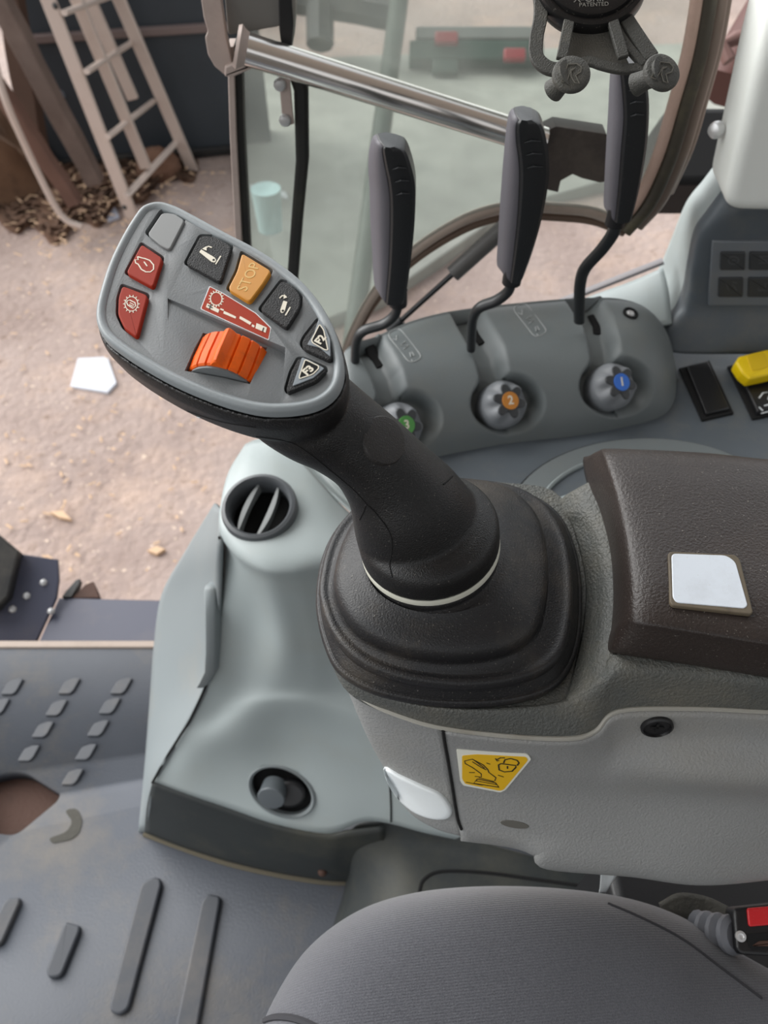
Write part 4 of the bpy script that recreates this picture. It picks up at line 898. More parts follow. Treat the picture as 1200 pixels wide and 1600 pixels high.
def tabring(s_, lift):
    o_ = []
    for v in tab:
        q = tc_ + (v - tc_) * s_; h_ = hit(Bn, q.x, q.y)
        if h_[0] is None: h_ = hit(Bs, q.x, q.y)
        if h_[0] is None or (h_[0] - ref[0]).length > .07: h_ = (Plane(*ref).w(*Plane(*ref).m(q.x, q.y)), ref[1])
        o_.append(h_[0] + ref[1] * lift)
    return o_
bm = BM(); rings(bm, [tabring(1, -.002), tabring(1, .0012), tabring(.95, .0022), tabring(.85, .0024), tabring(.6, .0022), tabring(.25, .0020)]); obj('release_tab', bm, M_['white'], arm, sharp=60)
# yellow sticker with the unlock pictogram
p, n = hit(Bs, 768, 1205); P = Plane(p, n)
fit = [hit(Bs, *q)[0] for q in ((725, 1185), (815, 1190), (768, 1225))]; n = (fit[1] - fit[0]).cross(fit[2] - fit[0]).normalized(); n = n if n.dot(ray(768, 1205)) < 0 else -n
P = Plane(sum(fit, Vector()) / 3 + n * .0006, n)
stk = [(713, 1171), (824, 1178), (830, 1186), (790, 1234), (782, 1238), (724, 1227), (719, 1220)]
bm = BM(); slab(bm, P, rc(P.pts(stk), .0015), -.0008, .0002); sk_ = obj('sticker_border', bm, mat('white sticker edge', (226, 226, 214), .5), side)
bm = BM(); slab(bm, P, rc(P.pts([(722, 1180), (745, 1178), (822, 1182), (825, 1187), (787, 1233), (781, 1235), (727, 1224), (722, 1216)]), .0015), 0, .0004); obj('warning_sticker', bm, M_['sticker'], sk_)
bm = BM()
def si(pts, wd=.0007, cl=False): stroke(bm, P, P.pts(pts), wd, .00045, cl)
si([(742, 1212), (752, 1213), (752, 1208), (738, 1198), (727, 1192), (726, 1188), (738, 1185), (755, 1194), (762, 1201), (764, 1206), (775, 1214), (773, 1219)])
si([(738, 1189), (752, 1198), (760, 1202)]); si([(740, 1186), (757, 1199)])
si([(746, 1216), (774, 1222), (780, 1229), (740, 1223), (746, 1216)], .0009); si([(744, 1219), (777, 1225)]); si([(748, 1214), (772, 1220)])
si([(783, 1192), (779, 1194), (780, 1202), (788, 1205), (800, 1204), (806, 1198), (806, 1195), (783, 1192)], .0010)
si([(787, 1191), (789, 1186), (798, 1184), (808, 1187), (811, 1191), (808, 1195)], .0010); si([(793, 1196), (793, 1200)], .0009)
si([(776, 1186), (782, 1183), (789, 1183)], .0008); si([(774, 1184), (777, 1188), (780, 1187)], .0008)
si([(733, 1206), (742, 1206)]); si([(778, 1210), (787, 1213)]); si([(760, 1191), (766, 1193)]); si([(728, 1221), (754, 1226)], .0006)
obj('pictogram', bm, M_['ink_dark'], sk_)

# ------------------------------------------------------------ joystick
joy = empty('joystick', H(672, 940, .40)); tag(joy, 'black multifunction joystick with button head standing in a rubber boot', 'joystick')
def ringpx(pts, h, n=84, c=None):
    L_ = crs([H(x, y, h) for x, y in pts], 8, True)
    c = c or sum(L_, Vector()) / len(L_)
    A = [(math.atan2(p.y - c.y, p.x - c.x), p) for p in L_]; out = []
    for i in range(n):
        a = -math.pi + 2 * math.pi * i / n; d = Vector((math.cos(a), math.sin(a)))
        best = None
        for j in range(len(L_)):
            p, q = L_[j] - c, L_[(j + 1) % len(L_)] - c
            cp, cq = d.x * p.y - d.y * p.x, d.x * q.y - d.y * q.x
            if cp * cq <= 0 and cp != cq:
                t = cp / (cp - cq); s_ = p.lerp(q, t)
                if s_.x * d.x + s_.y * d.y > 0: best = s_; break
        out.append(c + (best if best else Vector((0, 0, 0))))
    return out, c
r1, c1 = ringpx([(493,930),(496,972),(507,1013),(527,1051),(577,1081),(640,1097),(711,1104),(794,1100),(857,1082),(890,1051),(908,992),(909,909),(896,847),(870,800),(815,768),(730,756),(650,758),(580,775),(530,820),(503,870)], .415)
r2, c2 = ringpx([(498,913),(502,951),(520,995),(557,1034),(615,1060),(690,1073),(765,1073),(836,1057),(877,1027),(893,972),(895,909),(886,847),(857,795),(815,765),(757,752),(680,750),(600,765),(545,803),(514,848)], .398)
r3, c3 = ringpx([(521,905),(527,938),(546,972),(577,997),(627,1017),(690,1027),(752,1025),(807,1011),(840,982),(853,938),(857,888),(850,834),(832,796),(794,765),(745,752),(680,750),(610,765),(560,805),(532,855)], .382)
def sc_(r, c, s, dz): return [c + (p - c) * s + Vector((0, 0, dz)) for p in r]
nax = Vector((-.14, -.02, 1)).normalized(); NC = H(671, 846, .352)
nu = (RT - nax * RT.dot(nax)).normalized(); nv = nax.cross(nu)
def ncirc(r, z): return [NC + nax * z + (nu * math.cos(-math.pi + 2 * math.pi * i / 84) + nv * math.sin(-math.pi + 2 * math.pi * i / 84)) * r for i in range(84)]
def mixr(a, b, t, dz=0): return [p.lerp(q, t) + Vector((0, 0, dz)) for p, q in zip(a, b)]
n0 = ncirc(.0385, -.007)
bm = BM()
rings(bm, [sc_(r1, c1, .96, -.005), sc_(r1, c1, .995, -.004), sc_(r1, c1, 1, 0), sc_(r1, c1, .99, .0028), sc_(r1, c1, .972, .0034), sc_(r1, c1, .966, .003), sc_(r1, c1, .962, .005),
           sc_(r2, c2, .975, -.0055), sc_(r2, c2, .995, -.004), sc_(r2, c2, 1, -.0005), sc_(r2, c2, .992, .002), sc_(r2, c2, .975, .0035), sc_(r2, c2, .94, .0038), sc_(r2, c2, .925, .0025),
           sc_(r3, c3, .985, -.0085), sc_(r3, c3, .995, -.006), sc_(r3, c3, 1, -.001), sc_(r3, c3, .992, .002), sc_(r3, c3, .965, .0052), sc_(r3, c3, .90, .0082),
           mixr(sc_(r3, c3, .75, .0125), n0, .15), mixr(sc_(r3, c3, .7, .016), n0, .5, -.001), mixr(r3, ncirc(.042, -.014), .97), ncirc(.0385, -.0125), ncirc(.0392, -.011), ncirc(.0392, -.0085), ncirc(.038, -.0065), ncirc(.036, -.0055)])
obj('boot', bm, M_['rubber'], joy, sharp=75, mods=lambda o: (setattr(o.modifiers.new('s', 'SUBSURF'), 'levels', 1), setattr(o.modifiers['s'], 'render_levels', 1)))
bm = BM(); lathe(bm, NC, nax, [(.034, -.006), (.0392, -.006), (.0402, -.005), (.0402, -.0022), (.0395, -.0012), (.034, -.001)], 84); obj('collar_ring', bm, M_['ring'], joy)

tilt = math.radians(27)
FN = (-FW * math.cos(tilt) + UP * math.sin(tilt) + RT * -.04).normalized()
PFc = Plane(D(340, 480, .372), FN)
OUTP = [(247, 312), (272, 318), (300, 332), (350, 359), (400, 385), (440, 411), (472, 437), (500, 470), (522, 510), (535, 552), (537, 580), (528, 606), (508, 625), (480, 636), (440, 641), (400, 639), (355, 628), (310, 612), (265, 592), (220, 567), (185, 544), (160, 523), (149, 500), (149, 475), (158, 440), (170, 405), (188, 368), (206, 338), (222, 319)]
OUT = [tuple(v) for v in crs([Vector(p) for p in PFc.pts(OUTP)], 4, True)]
if area(OUT) < 0: OUT.reverse()
cen = sum((Vector(p) for p in OUT), Vector((0, 0))) / len(OUT)
def osc(s, g=0): return [tuple(cen + (Vector(p) - cen) * s) for p in inset(OUT, g)] if s != 1 or g else OUT
def pz(l, z): return [PFc.w(x, y, z) for x, y in l]
# black shell + shaft + collar as one continuous grip
bm = BM()
rings(bm, [pz(osc(.9), -.0085), pz(osc(.985), -.0080), pz(osc(1, -.0004), -.0055), pz(osc(1, -.0012), -.0075), pz(osc(1, -.0016), -.014), pz(osc(1), -.022), pz(osc(.97), -.029), pz(osc(.89), -.035), pz(osc(.74), -.039), pz(osc(.45), -.040)])
spine = [((662, 842), .447, .037, .035), ((649, 815), .437, .0355, .034), ((632, 782), .425, .0315, .031), ((608, 746), .415, .0262, .0262), ((575, 708), .405, .0232, .024), ((532, 675), .397, .0235, .024), ((490, 648), .390, .0255, .0235), ((448, 618), .390, .026, .017), ((410, 592), .392, .022, .010)]
sp3 = [D(*s_[0], s_[1]) for s_ in spine]; R_ = []
C3 = crs([Vector((p.x, p.y, p.z)) for p in sp3], 5); W3 = crs([Vector((s_[2], s_[3])) for s_ in spine], 5)
for i, p in enumerate(C3):
    d_ = (C3[min(i + 1, len(C3) - 1)] - C3[max(i - 1, 0)]).normalized(); vw = (p - CAM).normalized()
    sidev = d_.cross(vw).normalized(); upv = sidev.cross(d_).normalized()
    R_.append([p + sidev * math.cos(2 * math.pi * j / 36) * W3[i].x + upv * math.sin(2 * math.pi * j / 36) * W3[i].y for j in range(36)])
rings(bm, R_)
lathe(bm, NC, nax, [(.0345, -.0015), (.0395, -.0015), (.0402, -.0005), (.0402, .012), (.0385, .0165), (.034, .0195), (.026, .022), (.012, .024)], 84)
gr = obj('grip', bm, M_['grip'], joy, sharp=180)
m = gr.modifiers.new('r', 'REMESH'); m.mode = 'VOXEL'; m.voxel_size = .0011; m.use_smooth_shade = True
m = gr.modifiers.new('s', 'SMOOTH'); m.iterations = 16; m.factor = .5
bake(gr)
for f in gr.data.polygons: f.use_smooth = True
Bg = bvh(gr)
for sp_, sr_ in (([(562, 812), (568, 800), (575, 790), (598, 815), (611, 838), (612, 862), (609, 882), (613, 902)], .0004), ([(575, 790), (552, 765), (520, 738), (480, 706), (450, 690), (400, 682)], .00025), ([(693, 757), (700, 751), (707, 744)], .0005), ([(152, 560), (185, 590), (240, 622), (300, 645), (350, 660), (400, 668)], .00025)):
    bm = BM(); seam(bm, Bg, sp_, sr_); obj('mould_seam', bm, M_['void'], gr)
p, n = hit(Bg, 602, 688); bm = BM(); lathe(bm, p - n * .0040, (n + UP * .05).normalized(), [(.0125, 0), (.0125, .003), (.012, .0037), (.010, .0042), (.006, .0046), (.002, .0047)], 40); obj('thumb_plug', bm, mat('plug plastic', (40, 38, 37), .5, bump=.4, bscale=1400, speck=.2), gr)
bm = BM(); p, n = hit(Bg, 305, 652)
for mk in ([(296, 650), (303, 652), (301, 657), (297, 656)], [(308, 651), (313, 653)], [(305, 658), (308, 652), (314, 654), (313, 658)], [(300, 649), (303, 650)]):
    L_ = [a + b * .0001 for a, b in drape(Bg, mk)]
    if len(L_) > 1: tube(bm, L_, .0003, 6)
obj('logo_mark', bm, M_['white'], gr)

# silver bezel rim and grey face plate with pockets
inn = osc(1, .0046)
bm = BM(); rings(bm, [pz(OUT, -.0055), pz(OUT, -.0024), pz(inset(OUT, .0004), -.0012), pz(inset(OUT, .0012), -.0003), pz(inset(OUT, .0022), 0), pz(inset(OUT, .0034), -.0003), pz(inn, -.0012), pz(inset(OUT, .005), -.0020), pz(inset(OUT, .005), -.0055)], cap0=False, cap1=False); obj('bezel', bm, M_['bezel'], joy, sharp=60)
FZ = -.0016
bm = BM(); slab(bm, PFc, osc(1, .0044), -.0165, FZ); face = obj('face_plate', bm, M_['face'], joy)
PTp = Plane(PFc.o + FN * .0008, FN)      # button tops
PSf = Plane(PFc.o + FN * FZ, FN)
BT = {
 'blank': ([(252, 329), (271, 330), (288, 341), (264, 388), (250, 381), (229, 363)], M_['btn_grey'], 'button'),
 'engine': ([(221, 381), (254, 403), (239, 449), (197, 426)], M_['btn_red'], 'button'),
 'pto': ([(191, 446), (231, 461), (214, 527), (194, 512), (184, 491), (185, 465)], M_['btn_red'], 'button'),
 'raise': ([(313, 368), (336, 369), (362, 385), (344, 441), (290, 411)], M_['black_rough'], 'button'),
 'stop': ([(378, 395), (424, 423), (411, 444), (390, 472), (356, 451), (370, 424)], M_['btn_amber'], 'button'),
 'lower': ([(440, 438), (456, 444), (470, 463), (468, 481), (448, 513), (406, 483)], M_['black_rough'], 'button'),
 'f2': ([(496, 500), (509, 516), (519, 551), (517, 564), (476, 545), (471, 537), (475, 527)], M_['black_rough'], 'button'),
 'f3': ([(466, 560), (474, 560), (508, 575), (509, 580), (494, 595), (450, 613), (447, 608), (455, 580)], M_['black_rough'], 'button')}
cutters = []
bm = BM()
for k, (pts, mm, nm) in BT.items():
    if area(PTp.pts(pts)) < 0: pts = pts[::-1]
    o_ = PSf.pts(pts)
    if area(o_) < 0: o_.reverse()
    slab(bm, PFc, rc(inset(o_, -.0011), .0022, 4), -.0075, .01)
# wedge scoop for the roller
sc0 = PSf.pts([(262, 466), (446, 543), (440, 632), (400, 640), (262, 600)])
e0, e1 = Vector(sc0[0]), Vector(sc0[1]); eL = (e1 - e0).length; ed = (e1 - e0) / eL
dep = []
for q in sc0:
    v_ = Vector(q) - e0; dep.append(FZ - .0014 - .0040 * v_.dot(ed) / eL + .16 * abs(ed.x * v_.y - ed.y * v_.x))
rings(bm, [[PFc.w(x, y, z) for (x, y), z in zip(sc0, dep)], [PFc.w(x, y, .01) for x, y in sc0]])
# slot for the wheel
A0, A1 = PSf.m(341, 583), PSf.m(363, 530); axv = (Vector(A1) - Vector(A0)); AL = axv.length; axv.normalize(); lnv = Vector((axv.y, -axv.x))
cm = (Vector(A0) + Vector(A1)) / 2
slab(bm, PFc, [tuple(cm + axv * sx_ * (AL / 2 + .002) + lnv * sy_ * .0158) for sx_, sy_ in ((-1, -1), (1, -1), (1, 1), (-1, 1))], -.0155, -.001)
cut = obj('cut', bm, M_['face'])
m = face.modifiers.new('b', 'BOOLEAN'); m.operation = 'DIFFERENCE'; m.object = cut; m.solver = 'EXACT'; m.use_self = True
bake(face); bpy.data.objects.remove(cut)
m = face.modifiers.new('bevel', 'BEVEL'); m.width = .0007; m.segments = 2; m.limit_method = 'ANGLE'; m.angle_limit = math.radians(40)
btn = {}
for k, (pts, mm, nm) in BT.items():
    o_ = PTp.pts(pts)
    if area(o_) < 0: o_.reverse()
    z1 = 0 if k not in ('blank',) else -.0012
    bm = BM(); slab(bm, PTp, rc(o_, .0022, 5), -.0075, z1, .0007, 3, base=-.0004)
    btn[k] = obj(nm, bm, mm, joy)
    bm = BM(); slab(bm, PFc, rc(inset(o_, -.0011), .002, 4), -.0074, -.0045); obj('pocket_shade', bm, M_['void'], btn[k])  # black slab puts the shade of the pocket gap into colour
labels = {'blank': 'plain grey blank button', 'engine': 'brick red button with engine symbol', 'pto': 'brick red button with gear symbol', 'raise': 'black button with raise arm symbol', 'stop': 'amber button reading STOP', 'lower': 'black button with lower arm symbol', 'f2': 'black triangular button nearest the top edge', 'f3': 'black triangular button nearest the grip'}
for k, l in labels.items(): btn[k]['label'] = l
IP = Plane(PTp.o + FN * .00005, FN)
def icon(key, fn, m=M_['ink'], name='icon'):
    bm = BM(); fn(bm); obj(name, bm, m, btn[key])
def st_(bm, pts, wd, cl=False, P=IP): stroke(bm, P, P.pts(pts), wd, 0, cl)
def i_engine(bm):
    st_(bm, [(215, 401), (216, 406), (211, 406), (212, 411), (216, 413)], .0006)
    st_(bm, [(215, 401), (221, 403), (226, 404), (234, 407), (240, 414), (240, 421), (235, 425), (228, 425), (221, 421), (216, 413)], .0006)
    st_(bm, [(225, 409), (230, 416)], .0006)
icon('engine', i_engine)
def gear(bm, cx, cy, r, k=14, P=IP, wd=.0004, ry=None):
    ry = ry or r * 1.12
    st_(bm, [(cx + r * math.cos(i * math.pi / 15), cy + ry * math.sin(i * math.pi / 15)) for i in range(30)], wd, True, P)
    for i in range(k):
        a = 2 * math.pi * i / k; st_(bm, [(cx + r * math.cos(a), cy + ry * math.sin(a)), (cx + (r + 3) * math.cos(a), cy + (ry + 3) * math.sin(a))], wd * 1.1, P=P)
def i_pto(bm):
    gear(bm, 205.5, 475, 10); st_(bm, [(199, 470), (203, 469), (211, 473), (212, 478), (208, 482), (200, 477), (198, 473)], .0005, True); st_(bm, [(203, 473), (209, 476), (208, 479), (202, 476)], .0004)
icon('pto', i_pto)
def arm_i(bm, top, bot, wd0, wd1):
    a, b = Vector(top), Vector(bot); d = (b - a).normalized(); n_ = Vector((-d.y, d.x)); P = IP
    pl = [a + n_ * wd0, a - n_ * wd0] + [b - n_ * wd1 + d * 0, b + d * wd1 - n_ * wd1 * .6, b + d * wd1 * 1.2, b + d * wd1 + n_ * wd1 * .6, b + n_ * wd1]
    slab(bm, P, P.pts([tuple(p) for p in pl]), 0, .00015)
def i_raise(bm):
    arm_i(bm, (313, 392), (333, 406), 2.5, 4.2); st_(bm, [(345, 400), (337, 413)], .0007)
    st_(bm, [(331, 387), (326, 385), (319, 389)], .0007); slab(bm, IP, IP.pts([(316, 389), (323, 385), (323, 392)]), 0, .0002)
icon('raise', i_raise)
bm = BM(); c = IP.m(334, 406.5); slab(bm, IP, circ(c[0], c[1], .0006, 12), .0001, .0003); obj('icon_hole', bm, M_['void'], btn['raise'])
def i_lower(bm):
    arm_i(bm, (446, 471), (441.5, 485), 3.2, 3.6); st_(bm, [(453.5, 480), (446, 493)], .0007)
    st_(bm, [(437, 466), (441, 462), (446, 463)], .0007); slab(bm, IP, IP.pts([(444, 460), (449, 465), (443, 467)]), 0, .0002)
icon('lower', i_lower)
bm = BM(); c = IP.m(442, 486); slab(bm, IP, circ(c[0], c[1], .0006, 12), .0001, .0003); obj('icon_hole', bm, M_['void'], btn['lower'])
obj('lettering', text_bm('STOP', IP, 389, 433, .0078, pang(IP, (381, 449), (399, 415)), 0, ex=.0001), mat('pale amber print', (214, 176, 104), .5), btn['stop'])
for key, tri, inner, (tx, ty), tx_s, ab in (('f2', [(498, 499), (508, 512), (516, 531), (516.5, 558), (500, 544), (480, 539), (491, 521)], [(499.5, 508), (506, 517), (512.5, 548), (508, 548), (489, 537), (487, 533)], (501, 532), 'F2', ((495, 541), (508, 526))), ('f3', [(472, 559), (483, 563), (507, 576), (490, 591), (457, 604), (466, 578)], [(477, 563), (498, 573), (498, 577), (489, 586), (468, 593), (468, 589)], (482, 580), 'F3', ((472, 587), (490, 572)))):
    if area(IP.pts(tri)) < 0: tri = tri[::-1]; inner = inner[::-1]
    bm = BM(); slab(bm, IP, rc(IP.pts(tri), .0008), 0, .0004, .0002); ft = obj('grey_triangle', bm, mat('silver print ' + key, (130, 138, 144), .4), btn[key])
    bm = BM(); q = rc(IP.pts(inner), .001)
    slab(bm, IP, q, .0003, .00055); obj('dark_triangle', bm, M_['void'], btn[key])
    bm = BM(); stroke(bm, IP, q, .0005, .0005, True, .0002); obj('outline', bm, M_['ink'], btn[key])
    obj('lettering', text_bm(tx_s, IP, tx, ty, .0052, pang(IP, *ab), .0006, ex=.0001, bold=.0002), M_['ink'], btn[key])
# red speed label
LP_ = Plane(PSf.o + FN * .00005, FN)
def lab(pts, m, name, par, z0=0, z1=.0003, r=.0008):
    bm = BM(); slab(bm, LP_, rc(LP_.pts(pts), r), z0, z1); return obj(name, bm, m, par)
lb = lab([(327, 447), (347, 457), (400, 489), (424, 512), (420, 532), (313, 483)], M_['white'], 'speed_label', joy, -.0005, .0001)
lab([(328, 448.5), (347, 458.5), (399, 490), (422.5, 513), (419, 530.5), (314.5, 482.5)], M_['label_red'], 'label_field', lb, 0, .0002)
LI = Plane(LP_.o + FN * .00022, FN)
bm = BM(); gear(bm, 338, 467, 9, 16, LI, .0005)
for q in ([(324, 474), (343, 484), (341, 489), (322, 480)], [(345, 482), (350, 484), (349, 486), (344, 484)], [(350, 486), (369, 495), (368, 498), (349, 490)], [(375, 494), (393, 504), (391, 508), (374, 498)], [(394, 507), (398, 509), (397, 512), (393, 510)], [(401, 505), (417, 512), (415, 520), (399, 513)]): slab(bm, LI, LI.pts(q), 0, .00015)
obj('label_print', bm, M_['ink'], lb)
bm = BM(); LJ = Plane(LI.o + FN * .0002, FN); st_(bm, [(325, 477), (332, 481)], .0005, P=LJ); st_(bm, [(330, 475), (327, 483)], .0005, P=LJ); st_(bm, [(412, 512), (410, 518)], .0005, P=LJ); obj('label_signs', bm, M_['ink_dark'], lb)
# thumb roller
AX = PFc.u * axv.x + PFc.v * axv.y; LN = PFc.u * lnv.x + PFc.v * lnv.y
RC = PFc.w(cm.x, cm.y, -.0142); RR = .0186
if LN.dot(RT) < 0: LN = -LN
def drum(z, dr, ribs=True, n=180):
    out = []
    for i in range(n):
        a = 2 * math.pi * i / n; r_ = RR + dr
        if ribs:
            ph = (a / (2 * math.pi) * 22) % 1
            r_ -= .0011 if ph < .13 else 0
            da = (a + math.pi) % (2 * math.pi) - math.pi - .02
            if abs(da) < .16: r_ = RR + dr + .0030 * (1 - (abs(da) / .16) ** 1.3)
        out.append(RC + AX * z + (FN * math.cos(a) + LN * math.sin(a)) * r_)
    return out
W_ = AL / 2
bm = BM(); rings(bm, [drum(-W_, -.003), drum(-W_, -.0008), drum(-W_ + .0008, 0), drum(-W_ * .3, .0004), drum(W_ - .0008, 0), drum(W_, -.0008), drum(W_, -.003)]); rl = obj('thumb_roller', bm, M_['orange'], joy, sharp=35)
bm = BM(); rings(bm, [drum(-W_ - .0012, -.0022, False), drum(-W_ - .0010, -.0013, False), drum(-W_ + .001, -.0013, False)]); obj('roller_cheek', bm, M_['face'], rl)

# ------------------------------------------------------------ seat, belt buckle, strap
seat = empty('driver_seat', H(800, 1560, .75)); tag(seat, 'grey ribbed cloth seat cushion at the bottom edge', 'seat')
sr = [[(400,1640,.68),(425,1580,.66),(480,1490,.655),(560,1430,.655),(650,1402,.655),(760,1392,.655),(880,1396,.66),(990,1415,.665),(1080,1450,.67),(1160,1500,.675),(1260,1560,.68)],
      [(404,1632,.62),(428,1562,.61),(482,1482,.605),(560,1424,.605),(650,1395,.605),(760,1385,.605),(880,1389,.605),(985,1405,.61),(1070,1436,.615),(1150,1487,.625),(1250,1540,.63)],
      [(410,1640,.585),(440,1575,.572),(492,1500,.568),(568,1443,.566),(655,1412,.566),(760,1402,.567),(876,1406,.57),(980,1426,.575),(1062,1462,.585),(1140,1512,.60),(1240,1570,.61)],
      [(430,1700,.556),(470,1620,.548),(520,1545,.545),(590,1490,.545),(665,1462,.546),(760,1454,.548),(868,1462,.552),(965,1485,.56),(1050,1520,.57),(1130,1570,.585),(1230,1620,.60)],
      [(480,1780,.535),(520,1720,.534),(560,1650,.535),(620,1600,.537),(690,1570,.54),(770,1562,.543),(860,1570,.548),(950,1590,.556),(1040,1625,.566),(1130,1670,.58),(1230,1720,.595)],
      [(560,1900,.53),(600,1850,.53),(630,1800,.532),(680,1750,.535),(730,1720,.538),(790,1710,.542),(860,1715,.547),(940,1730,.555),(1030,1760,.565),(1130,1800,.58),(1230,1840,.595)]]
S3 = [[H(*q) for q in r] for r in sr]
S3 = [[p + Vector((0, -.03, -.10)) for p in S3[0]], [p + Vector((0, -.006, -.04)) for p in S3[0]]] + S3
S3 = [[r[0] + Vector((.03, 0, -.09)), r[0] + Vector((.006, 0, -.035))] + r for r in S3]
bm = surf(S3, 7); cu_ = obj('cushion', bm, M_['fabric'], seat, sharp=180, mods=solid(.01))
Bcu = bvh(cu_)
bm = BM(); seam(bm, Bcu, [(405, 1598), (430, 1590), (460, 1592), (490, 1604), (520, 1625)], .0022); obj('seam_piping', bm, mat('dark front piping', (52, 52, 56), .9), seat)
bm = BM(); seam(bm, Bcu, [(950, 1412), (1010, 1438), (1070, 1470), (1130, 1515), (1190, 1560)], .0012); obj('seam_piping', bm, mat('dark seam thread', (52, 52, 56), .9), seat)
bk = empty('belt_buckle', H(1180, 1460, .60)); tag(bk, 'black seat belt buckle with red button beside the cushion', 'belt buckle')
PBk = Plane(H(1170, 1460, .592), Vector((-.1, -.25, 1)))
bm = BM(); slab(bm, PBk, rc(PBk.pts([(1145, 1418), (1260, 1406), (1290, 1500), (1158, 1492), (1150, 1484)]), .004), -.018, 0, .0025); obj('housing', bm, M_['black'], bk)
bm = BM(); slab(bm, PBk, rc(PBk.pts([(1166, 1419), (1260, 1411), (1262, 1440), (1169, 1448)]), .002), -.001, .002, .001); obj('release_button', bm, M_['redp'], bk)
bm = BM(); slab(bm, PBk, rc(PBk.pts([(1166, 1460), (1262, 1450), (1268, 1482), (1172, 1484)]), .002), -.001, .0006); bs_ = obj('slot', bm, M_['void'], bk)
bm = BM(); slab(bm, PBk, rc(PBk.pts([(1174, 1478), (1186, 1470), (1262, 1466), (1262, 1480)]), .001), 0, .0014, .0005); obj('latch_plate', bm, M_['rust'], bs_)
bm = BM(); c = PBk.w(*PBk.m(1157, 1463), 0); lathe(bm, c, PBk.n, [(.0035, -.001), (.0035, .001), (.002, .0014), (.001, .0008)], 14); obj('screw', bm, M_['bolt'], bk)
bm = BM(); a = H(1150, 1462, .60); b_ = H(1092, 1452, .625)
n_ = 10; pts = [a.lerp(b_, i / n_) for i in range(n_ + 1)]; tube(bm, pts, [.013 if i % 3 else .0095 for i in range(n_ + 1)], 14); obj('cable_sleeve', bm, mat('grey sleeve', (104, 106, 112), .5), bk)
# seat base, dark, under the armrest
sb = surf([[H(*q) for q in r] for r in ([(700,1330,.80),(860,1350,.80),(1000,1372,.80),(1250,1372,.78)],[(700,1400,.74),(860,1400,.72),(1000,1400,.70),(1250,1400,.68)],[(700,1480,.72),(860,1480,.70),(1000,1480,.68),(1250,1500,.66)])], 5)
sb.free()
bm = BM(); slab(bm, Plane(H(1150, 1400, .70), Vector((0, 0, 1))), Plane(H(1150, 1400, .70), Vector((0, 0, 1))).pts([(940, 1330), (1400, 1330), (1400, 1600), (1000, 1600)]), -.25, 0, .01); obj('seat_base', bm, M_['black'], seat)
bm = surf([[H(*q) for q in r] for r in ([(1030,1412,.64),(1060,1396,.635),(1100,1400,.635),(1145,1420,.63)],[(1040,1440,.645),(1065,1430,.64),(1105,1432,.64),(1140,1445,.635)],[(1060,1475,.65),(1080,1470,.65),(1110,1475,.65),(1140,1490,.65)])], 4); obj('side_boot', bm, mat('dusty dark boot', (70, 68, 62), .7, bump=.5, bscale=300), seat, mods=solid(.003))
bm = surf([[H(938,1350,.60),H(950,1352,.60),H(965,1366,.60)],[H(938,1372,.612),H(948,1374,.61),H(956,1380,.61)],[H(936,1398,.625),H(940,1398,.625),H(946,1397,.625)]], 4); tag(obj('webbing_strap', bm, M_['white'], mods=solid(.002)), 'short pale strap hanging between the armrest and the seat', 'strap')

# ------------------------------------------------------------ phone holder
ph = empty('phone_holder', D(925, 30, .43)); tag(ph, 'dusty grey spring arm phone holder with round rubber feet', 'phone holder')
HN = (-FW * .93 + UP * .1 + RT * -.05).normalized()
PH = Plane(D(925, 40, .44), HN)
def harm(pts, wd, z, name='arm', m=None, th=.003):
    q = [Vector(p) for p in PH.pts(pts)]; q = crs(q, 5); bm = BM(); stroke(bm, PH, q, wd, z, False, th); return obj(name, bm, m or M_['xgrip'], ph, mods=bevelmod(.0006))
harm([(838, -40), (846, -10), (846, 20), (840, 50), (840, 80), (856, 97), (878, 102)], .0080, -.006)
harm([(958, -30), (975, 10), (1000, 50), (1022, 82)], .0085, -.006)
harm([(880, 98), (905, 90), (925, 86), (945, 92), (975, 98), (1015, 95)], .0055, -.007)
harm([(1010, 92), (990, 70), (975, 50), (966, 32)], .005, -.0065)
bm = BM(); slab(bm, PH, rc(PH.pts([(888, 28), (955, 30), (975, 60), (992, 95), (960, 98), (925, 84), (893, 90), (886, 60)]), .002), -.009, -.0065, .0005); pl_ = obj('web_plate', bm, mat('web plate rubber', (84, 82, 76), .65, bump=.4, bscale=1200), ph)  # web plate in a slightly paler rubber than the arms
harm([(890, 30), (878, 90)], .0062, -.003); harm([(958, 30), (975, 88)], .0062, -.003)
PH0 = PH
bm = BM(); c = PH.w(*PH.m(926, -42), 0); RD = 90 * .44 / F
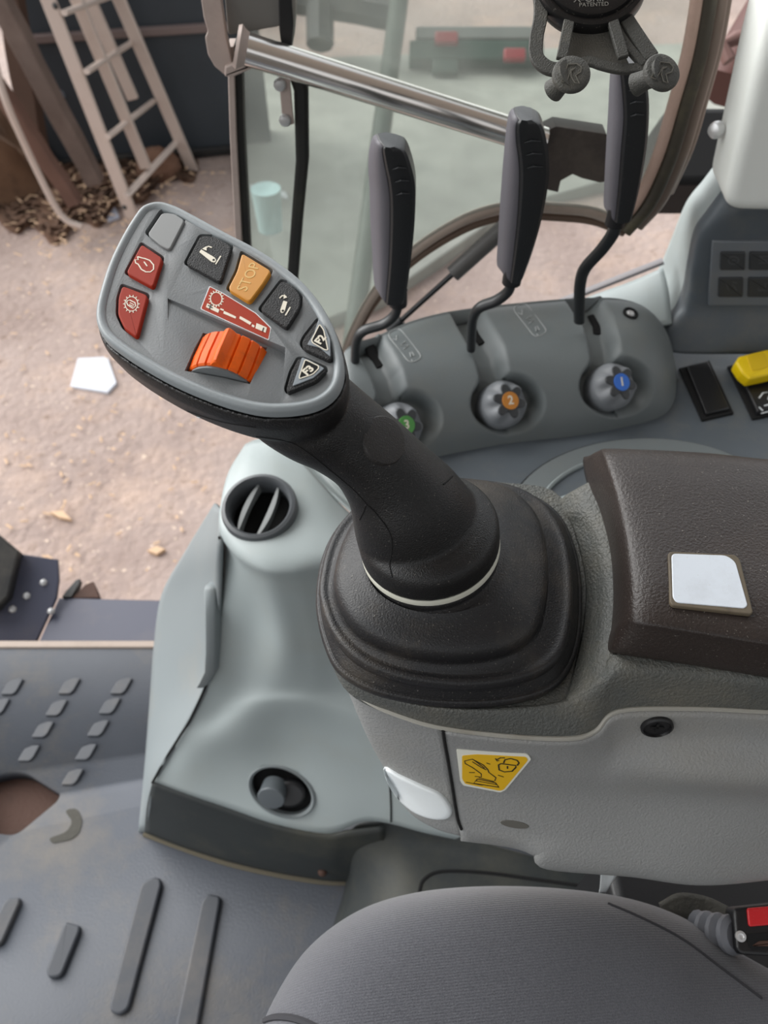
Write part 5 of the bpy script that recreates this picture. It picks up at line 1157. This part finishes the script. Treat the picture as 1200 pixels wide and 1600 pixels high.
lathe(bm, c, HN, [(RD * .95, -.012), (RD, -.008), (RD, -.002), (RD * .97, 0), (RD * .90, .0005), (RD * .87, -.001), (RD * .83, -.001), (RD * .80, .001), (RD * .76, .0015), (RD * .5, .001)], 72); hb = obj('round_base', bm, M_['mount'], ph)
Pd = Plane(c + HN * .0016, HN)
obj('lettering', text_bm('PATENTED', Pd, 928, 7, .0034, 0, 0, ex=.0001), mat('faint mount print', (120, 118, 112), .5), hb)
obj('maker_lettering', text_bm('X-GRIP', Pd, 922, -2, .006, 0, 0, ex=.0001), mat('faint mount print two', (120, 118, 112), .5), hb)
def foot(cx, cy, bx, by, r, tilt_):
    fn = (HN + tilt_).normalized(); c = D(cx, cy, .415); P = Plane(c, fn); b_ = D(bx, by, .428); 
    bm = BM(); ax = (b_ - c); L_ = ax.length; tube(bm, [c, c.lerp(b_, .3), c.lerp(b_, .6), b_], [.008, .0058, .0052, .0062], 20)
    st_o = obj('foot_stem', bm, M_['xgrip'], ph)
    bm = BM(); lathe(bm, c, fn, [(r * .6, -.004), (r * .97, -.0025), (r, -.001), (r * .97, .0004), (r * .9, .0010), (r * .5, .0013)], 44); ft = obj('rubber_foot', bm, M_['xgrip'], ph)
    return P, ft
for (cx, cy, bx, by, tl, an) in ((893, 115, 864, 142, RT * .02, 0), (1035, 112, 992, 133, RT * .25, 12)):
    P, ft = foot(cx, cy, bx, by, .0103, tl); Pq = Plane(P.o + P.n * .0014, P.n)
    bm = BM(); ca, sa = math.cos(math.radians(an)), math.sin(math.radians(an))
    def q_(l): return [(cx + x * ca - y * sa, cy + x * sa + y * ca) for x, y in l]
    stroke(bm, Pq, Pq.pts(q_([(-16, 13), (-6, -14), (8, -15), (15, -10), (14, -2), (6, 3), (12, 16), (5, 15), (-1, 5), (-1, -4), (5, -8)])), .0006, 0, False, .0004)
    stroke(bm, Pq, Pq.pts(q_([(-16, 13), (-8, 14), (-1, -6), (5, -8)])), .0006, 0, False, .0004)
    obj('embossed_letter', bm, mat('embossed rubber %d' % cx, (104, 102, 94), .6), ft)
